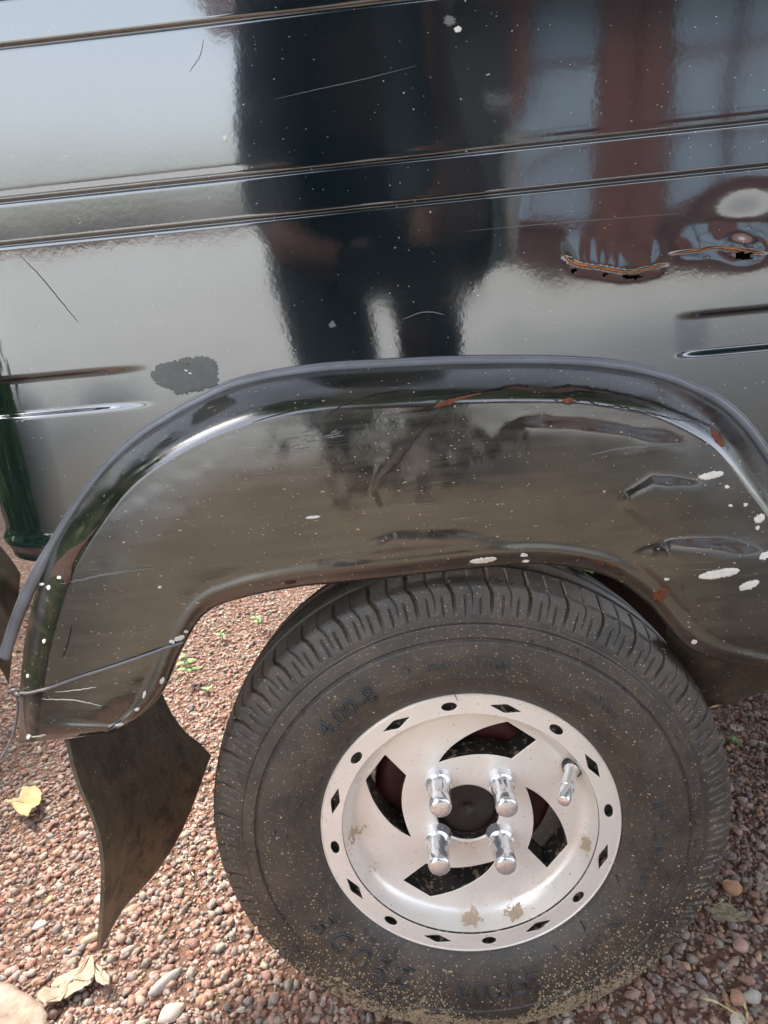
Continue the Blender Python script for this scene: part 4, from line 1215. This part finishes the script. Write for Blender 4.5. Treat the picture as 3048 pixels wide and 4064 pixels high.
rv = [(x - 3, y + 5, z - GZ) for x, y, z in rv]; rv += [(x, y, z + .12) for x, y, z in rv]
mesh('roof', rv, [(0, 1, 2, 3), (7, 6, 5, 4), (0, 4, 5, 1), (1, 5, 6, 2), (2, 6, 7, 3), (3, 7, 4, 0)], M['h_roof'], house, False)
hb('beam', -1.1, 9, -4.85, -4.78, 1.62, 1.745, 'h_frame')

# the photographer
M['cloth'] = simple('dark_navy_cloth', (.008, .012, .018), .85, 0, 1.4, .25, 40)
M['skin'] = simple('brown_skin', (.060, .026, .018), .7, 0, 1.4, .1, 30)
M['hair'] = simple('black_hair', (.010, .008, .007), .5)
M['phone'] = simple('black_phone', (.012, .012, .014), .25)


def skin_mesh(name, joints, bones, m, parent, root=0, sub=2):
    me = bpy.data.meshes.new(name); me.from_pydata([j[0] for j in joints], bones, []); o = link(name, me, m, parent)
    sk = o.modifiers.new('skin', 'SKIN'); sk.use_smooth_shade = True
    for i, j in enumerate(joints):
        r = j[1]; r = (r, r) if not isinstance(r, tuple) else r
        me.skin_vertices[0].data[i].radius = r; me.skin_vertices[0].data[i].use_root = (i == root)
    ss = o.modifiers.new('sub', 'SUBSURF'); ss.levels = sub; ss.render_levels = sub
    return o


PX, PYY = -.070, -.86
per = empty('person', (PX, PYY, GZ)); tag(per, 'person in dark clothes bending to hold a phone, mirrored in the paint', 'person')
ph = np.array([CAM[0], CAM[1] - .018, CAM[2]]) - np.array([PX, PYY, GZ])
J = [((0, .00, .80), .125), ((0, .03, .95), .098), ((.01, .09, 1.10), .102), ((.01, .14, 1.24), .085), ((0, .19, 1.32), .05),
     ((-.10, 0, .70), .095), ((-.10, .03, .46), .060), ((-.10, .00, .25), .055), ((-.10, -.01, .07), .036), ((-.10, .10, .035), .034), ((-.11, .16, .025), .026),
     ((.10, 0, .70), .095), ((.10, .03, .46), .060), ((.10, .00, .25), .055), ((.10, -.01, .07), .036), ((.10, .10, .035), .034), ((.11, .16, .025), .026),
     ((-.08, .13, 1.17), .048), ((-.132, .17, .72), .042), ((-.10, .33, .62), .034), ((ph[0] - .055, ph[1] - .055, ph[2] + .015), .026),
     ((.12, .13, 1.19), .052), ((.120, .17, .74), .042), ((.10, .33, .62), .034), ((ph[0] + .055, ph[1] - .055, ph[2] + .015), .026)]
Bn_ = [(0, 1), (1, 2), (2, 3), (3, 4), (0, 5), (5, 6), (6, 7), (7, 8), (8, 9), (9, 10), (0, 11), (11, 12), (12, 13), (13, 14), (14, 15), (15, 16), (2, 17), (17, 18), (18, 19), (19, 20), (2, 21), (21, 22), (22, 23), (23, 24)]
skin_mesh('body', J, Bn_, M['skin'], per)
head = lathe('head', [(.001, .115), (.045, .105), (.070, .075), (.080, .03), (.078, -.02), (.066, -.065), (.045, -.098), (.02, -.112), (.001, -.115)], 28, M['skin'], per)
head.rotation_euler = (math.radians(90 - 38), 0, 0); head.location = (0, .27, 1.43)
mesh('hair', *(lambda v, f: (v, f))(np.array([(x * .088, y * .088 * 1.0 - .012, abs(z) * .105 + .012) if z > -.1 else (x * .082, y * .085 - .02, z * .05) for x, y, z in IV2]), IF2), M['hair'], per, True, (0, .255, 1.455))
v, f = tube([(0, .345, 1.40), (0, .372, 1.385), (0, .362, 1.37)], [.008, .014, .010], 10); mesh('nose', v, f, M['skin'], per)
for s in (-1, 1):
    v, f = tube([(s * .079, .25, 1.45), (s * .090, .25, 1.43), (s * .080, .25, 1.40)], [.008, .016, .008], 8); mesh('ear', v, f, M['skin'], per)
    mesh('eye', IV1 * .011, IF1, M['phone'], per, True, (s * .030, .335, 1.435))
v, f = tube([(-.022, .332, 1.345), (0, .338, 1.342), (.022, .332, 1.345)], .005, 8); mesh('mouth', v, f, M['h_frame'], per)
skin_mesh('shirt', [((-.02, .00, .84), .125), ((0, .03, .97), .105), ((.01, .09, 1.11), .110), ((.01, .14, 1.24), .095), ((-.075, .13, 1.17), .055), ((-.135, .165, .72), .058), ((.09, .13, 1.17), .055), ((.10, .165, .74), .054), ((-.095, .31, .63), .044), ((.09, .31, .63), .044)],
          [(0, 1), (1, 2), (2, 3), (2, 4), (4, 5), (2, 6), (6, 7), (5, 8), (7, 9)], M['cloth'], per)
skin_mesh('trousers', [((-.02, 0, .83), .140), ((-.02, 0, .74), .155), ((-.095, .01, .60), .112), ((-.070, .03, .38), .080), ((-.070, .0, .08), .066), ((.075, .01, .60), .088), ((.118, .03, .38), .052), ((.120, .0, .08), .052)],
          [(0, 1), (1, 2), (2, 3), (3, 4), (1, 5), (5, 6), (6, 7)], M['cloth'], per)
for s in (-1, 1):                                     # hands: palm, four fingers round the phone, thumb
    w0 = np.array([ph[0] + s * .055, ph[1] - .055, ph[2] + .015])
    jj = [((*w0,), .022), ((*(w0 + np.array([-s * .004, .028, -.004])),), (.026, .014))]; bb = [(0, 1)]
    for q in range(4):
        b = w0 + np.array([-s * .004, .034, .018 - .014 * q]); i0 = len(jj)
        Lf = (.9, 1.0, .95, .8)[q]
        jj += [((*b,), .0085), ((*(b + np.array([s * .002, .014 * Lf, 0])),), .0080), ((*(b + np.array([-s * .014 * Lf, .018 * Lf, 0])),), .0072)]
        bb += [(1, i0), (i0, i0 + 1), (i0 + 1, i0 + 2)]
    i0 = len(jj); jj += [((*(w0 + np.array([-s * .012, .012, .022])),), .0095), ((*(w0 + np.array([-s * .026, .018, .030])),), .0085)]; bb += [(0, i0), (i0, i0 + 1)]
    skin_mesh('hand', jj, bb, M['skin'], per, 0, 1)
pc = CAM - AX[2] * .014
phn = box('phone', -.075, .075, -.004, .004, -.036, .036, M['phone'], None, .003)
phn.matrix_world = Matrix.Translation(Vector(pc)) @ Matrix(((AX[0][0], AX[2][0], AX[1][0]), (AX[0][1], AX[2][1], AX[1][1]), (AX[0][2], AX[2][2], AX[1][2]))).to_4x4()
tag(phn, 'black phone held in both hands, mirrored in the paint', 'phone')
M['bag'] = simple('pale_grey_cloth', (.74, .75, .76), .8, 0, 1.4, .06, 60)
bagv = np.array([(x * .050 * (1.1 + .30 * z), y * .05, z * .140) for x, y, z in IV2]); bagv[:, 0] += .006 * np.sin(bagv[:, 2] * 50)
bag = mesh('added_cloth_bag', bagv, IF2, M['bag'], None, True, (.205, -.80, .445)); tag(bag, 'added pale grey cloth bag beside the person, stands in for a pale reflection', 'bag')  # added to give the pale blob mirrored beside the person
v, f = tube([(.205, -.80, .575), (.18, -.74, .60), (.13, -.70, .60)], .006, 6); mesh('strap', np.array(v) - np.array([.205, -.80, .445]), f, M['bag'], bag)

# trees beyond the rear of the vehicle (their green shows in the rounded corner)
M['crown'] = leaf_mat('tree_leaves', (.05, .13, .015), (.14, .26, .04), 3)
M['bark'] = simple('bark', (.09, .065, .045), .9, 0, 1.4, .3, 12, .5)


def tree(x, y, h, rad, label, seed):
    r = np.random.default_rng(seed); o = empty('tree', (x, y, GZ)); tag(o, label, 'tree', 'trees behind the vehicle')
    v, f = tube([(0, 0, -.05), (.03, .02, h * .3), (-.04, .05, h * .6), (.02, 0, h * .85)], [.11, .09, .06, .02], 10); mesh('trunk', v, f, M['bark'], o)
    for k in range(5):
        a = k * 1.3 + r.random(); v, f = tube([(0, .02, h * (.32 + .08 * k)), (math.cos(a) * rad * .4, math.sin(a) * rad * .4, h * (.45 + .08 * k)), (math.cos(a) * rad * .75, math.sin(a) * rad * .75, h * (.52 + .09 * k))], [.04, .025, .01], 7)
        mesh('limb', v, f, M['bark'], o)
    n = 3600; cl = r.normal(0, 1, (40, 3)) * np.array([rad * .5, rad * .5, h * .19]) + np.array([0, 0, h * .6])
    c = cl[r.integers(0, 40, n)] + r.normal(0, .20, (n, 3)); c[:, 2] = np.maximum(c[:, 2], .12)
    A = r.normal(0, 1, (n, 3)); A /= np.linalg.norm(A, axis=1)[:, None]; B = np.cross(A, r.normal(0, 1, (n, 3))); B /= np.linalg.norm(B, axis=1)[:, None]
    L = .10 + .06 * r.random((n, 1)); V = np.stack([c - A * L, c + B * L * .45, c + A * L, c - B * L * .45], 1).reshape(-1, 3)
    mesh('crown', V, np.arange(n * 4).reshape(-1, 4), M['crown'], o, False)


for k, (x, y, h, rd) in enumerate(((-2.9, .3, 2.2, .8), (-3.4, 1.8, 2.4, .9), (-2.9, -.9, 2.0, .7), (-4.6, .4, 3.2, 1.2), (-2.6, 3.4, 3.0, 1.0))):
    tree(x, y, h, rd, ['bushy green tree nearest the rear corner', 'young green tree behind the rear corner', 'low green bush to the rear of the vehicle', 'tallest green tree at the back', 'green tree beyond the far rear side'][k], 70 + k)


# the shade tree whose crown hangs over the vehicle
o = empty('tree', (1.2, 2.6, GZ)); tag(o, 'spreading tree whose crown hangs over the vehicle', 'tree')
v, f = tube([(0, 0, -.1), (.05, -.1, 1.0), (-.05, -.4, 2.0), (-.2, -.9, 3.0), (-.3, -1.4, 3.8)], [.17, .14, .12, .08, .03], 12); mesh('trunk', v, f, M['bark'], o)
r_ = np.random.default_rng(99)
for k in range(9):
    a = k / 9 * 2 * np.pi; e = np.array([math.cos(a), math.sin(a), 0])
    st = np.array([-.1, -.5, 2.1 + .12 * k]); v, f = tube([st, st + e * .7 + np.array([0, 0, .35]), st + e * 1.4 + np.array([0, 0, .45])], [.06, .04, .012], 8); mesh('limb', v, f, M['bark'], o)
n = 19000; cl = np.stack([r_.uniform(-2.4, 1.8, 120), r_.uniform(-4.2, 1.3, 120), r_.uniform(2.5, 4.2, 120)], 1)
c = cl[r_.integers(0, 120, n)] + r_.normal(0, .26, (n, 3))
A = r_.normal(0, 1, (n, 3)); A[:, 2] *= .5; A /= np.linalg.norm(A, axis=1)[:, None]; B = np.cross(A, r_.normal(0, .3, (n, 3)) + np.array([0, 0, 1])); B /= np.linalg.norm(B, axis=1)[:, None]
L = .11 + .06 * r_.random((n, 1)); V = np.stack([c - A * L, c + B * L * .45, c + A * L, c - B * L * .45], 1).reshape(-1, 3)
mesh('crown', V, np.arange(n * 4).reshape(-1, 4), M['crown'], o, False)


def shrub(x, y, h, rad, label, seed):
    r = np.random.default_rng(seed); o = empty('shrub', (x, y, GZ)); tag(o, label, 'shrub', 'shrubs beside the rear corner')
    for k in range(5):
        a = k * 1.26; v, f = tube([(0, 0, -.02), (math.cos(a) * rad * .3, math.sin(a) * rad * .3, h * .5), (math.cos(a) * rad * .6, math.sin(a) * rad * .6, h * .9)], [.014, .010, .004], 6); mesh('stem', v, f, M['bark'], o)
    n = 1500; cl = r.normal(0, 1, (22, 3)) * np.array([rad * .45, rad * .45, h * .22]) + np.array([0, 0, h * .55])
    c = cl[r.integers(0, 22, n)] + r.normal(0, .07, (n, 3)); c[:, 2] = np.maximum(c[:, 2], .03)
    A = r.normal(0, 1, (n, 3)); A /= np.linalg.norm(A, axis=1)[:, None]; B = np.cross(A, r.normal(0, 1, (n, 3))); B /= np.linalg.norm(B, axis=1)[:, None]
    L = .045 + .03 * r.random((n, 1)); V = np.stack([c - A * L, c + B * L * .45, c + A * L, c - B * L * .45], 1).reshape(-1, 3)
    mesh('crown', V, np.arange(n * 4).reshape(-1, 4), M['crown'], o, False)


for k, (x, y, h, rd) in enumerate(((-1.45, .35, .75, .40), (-1.65, -.35, .6, .35), (-1.6, 1.15, .9, .45))):
    shrub(x, y, h, rd, ['leafy green shrub nearest the rear fender end', 'low green shrub at the front of the row', 'tallest green shrub beside the rear corner'][k], 170 + k)
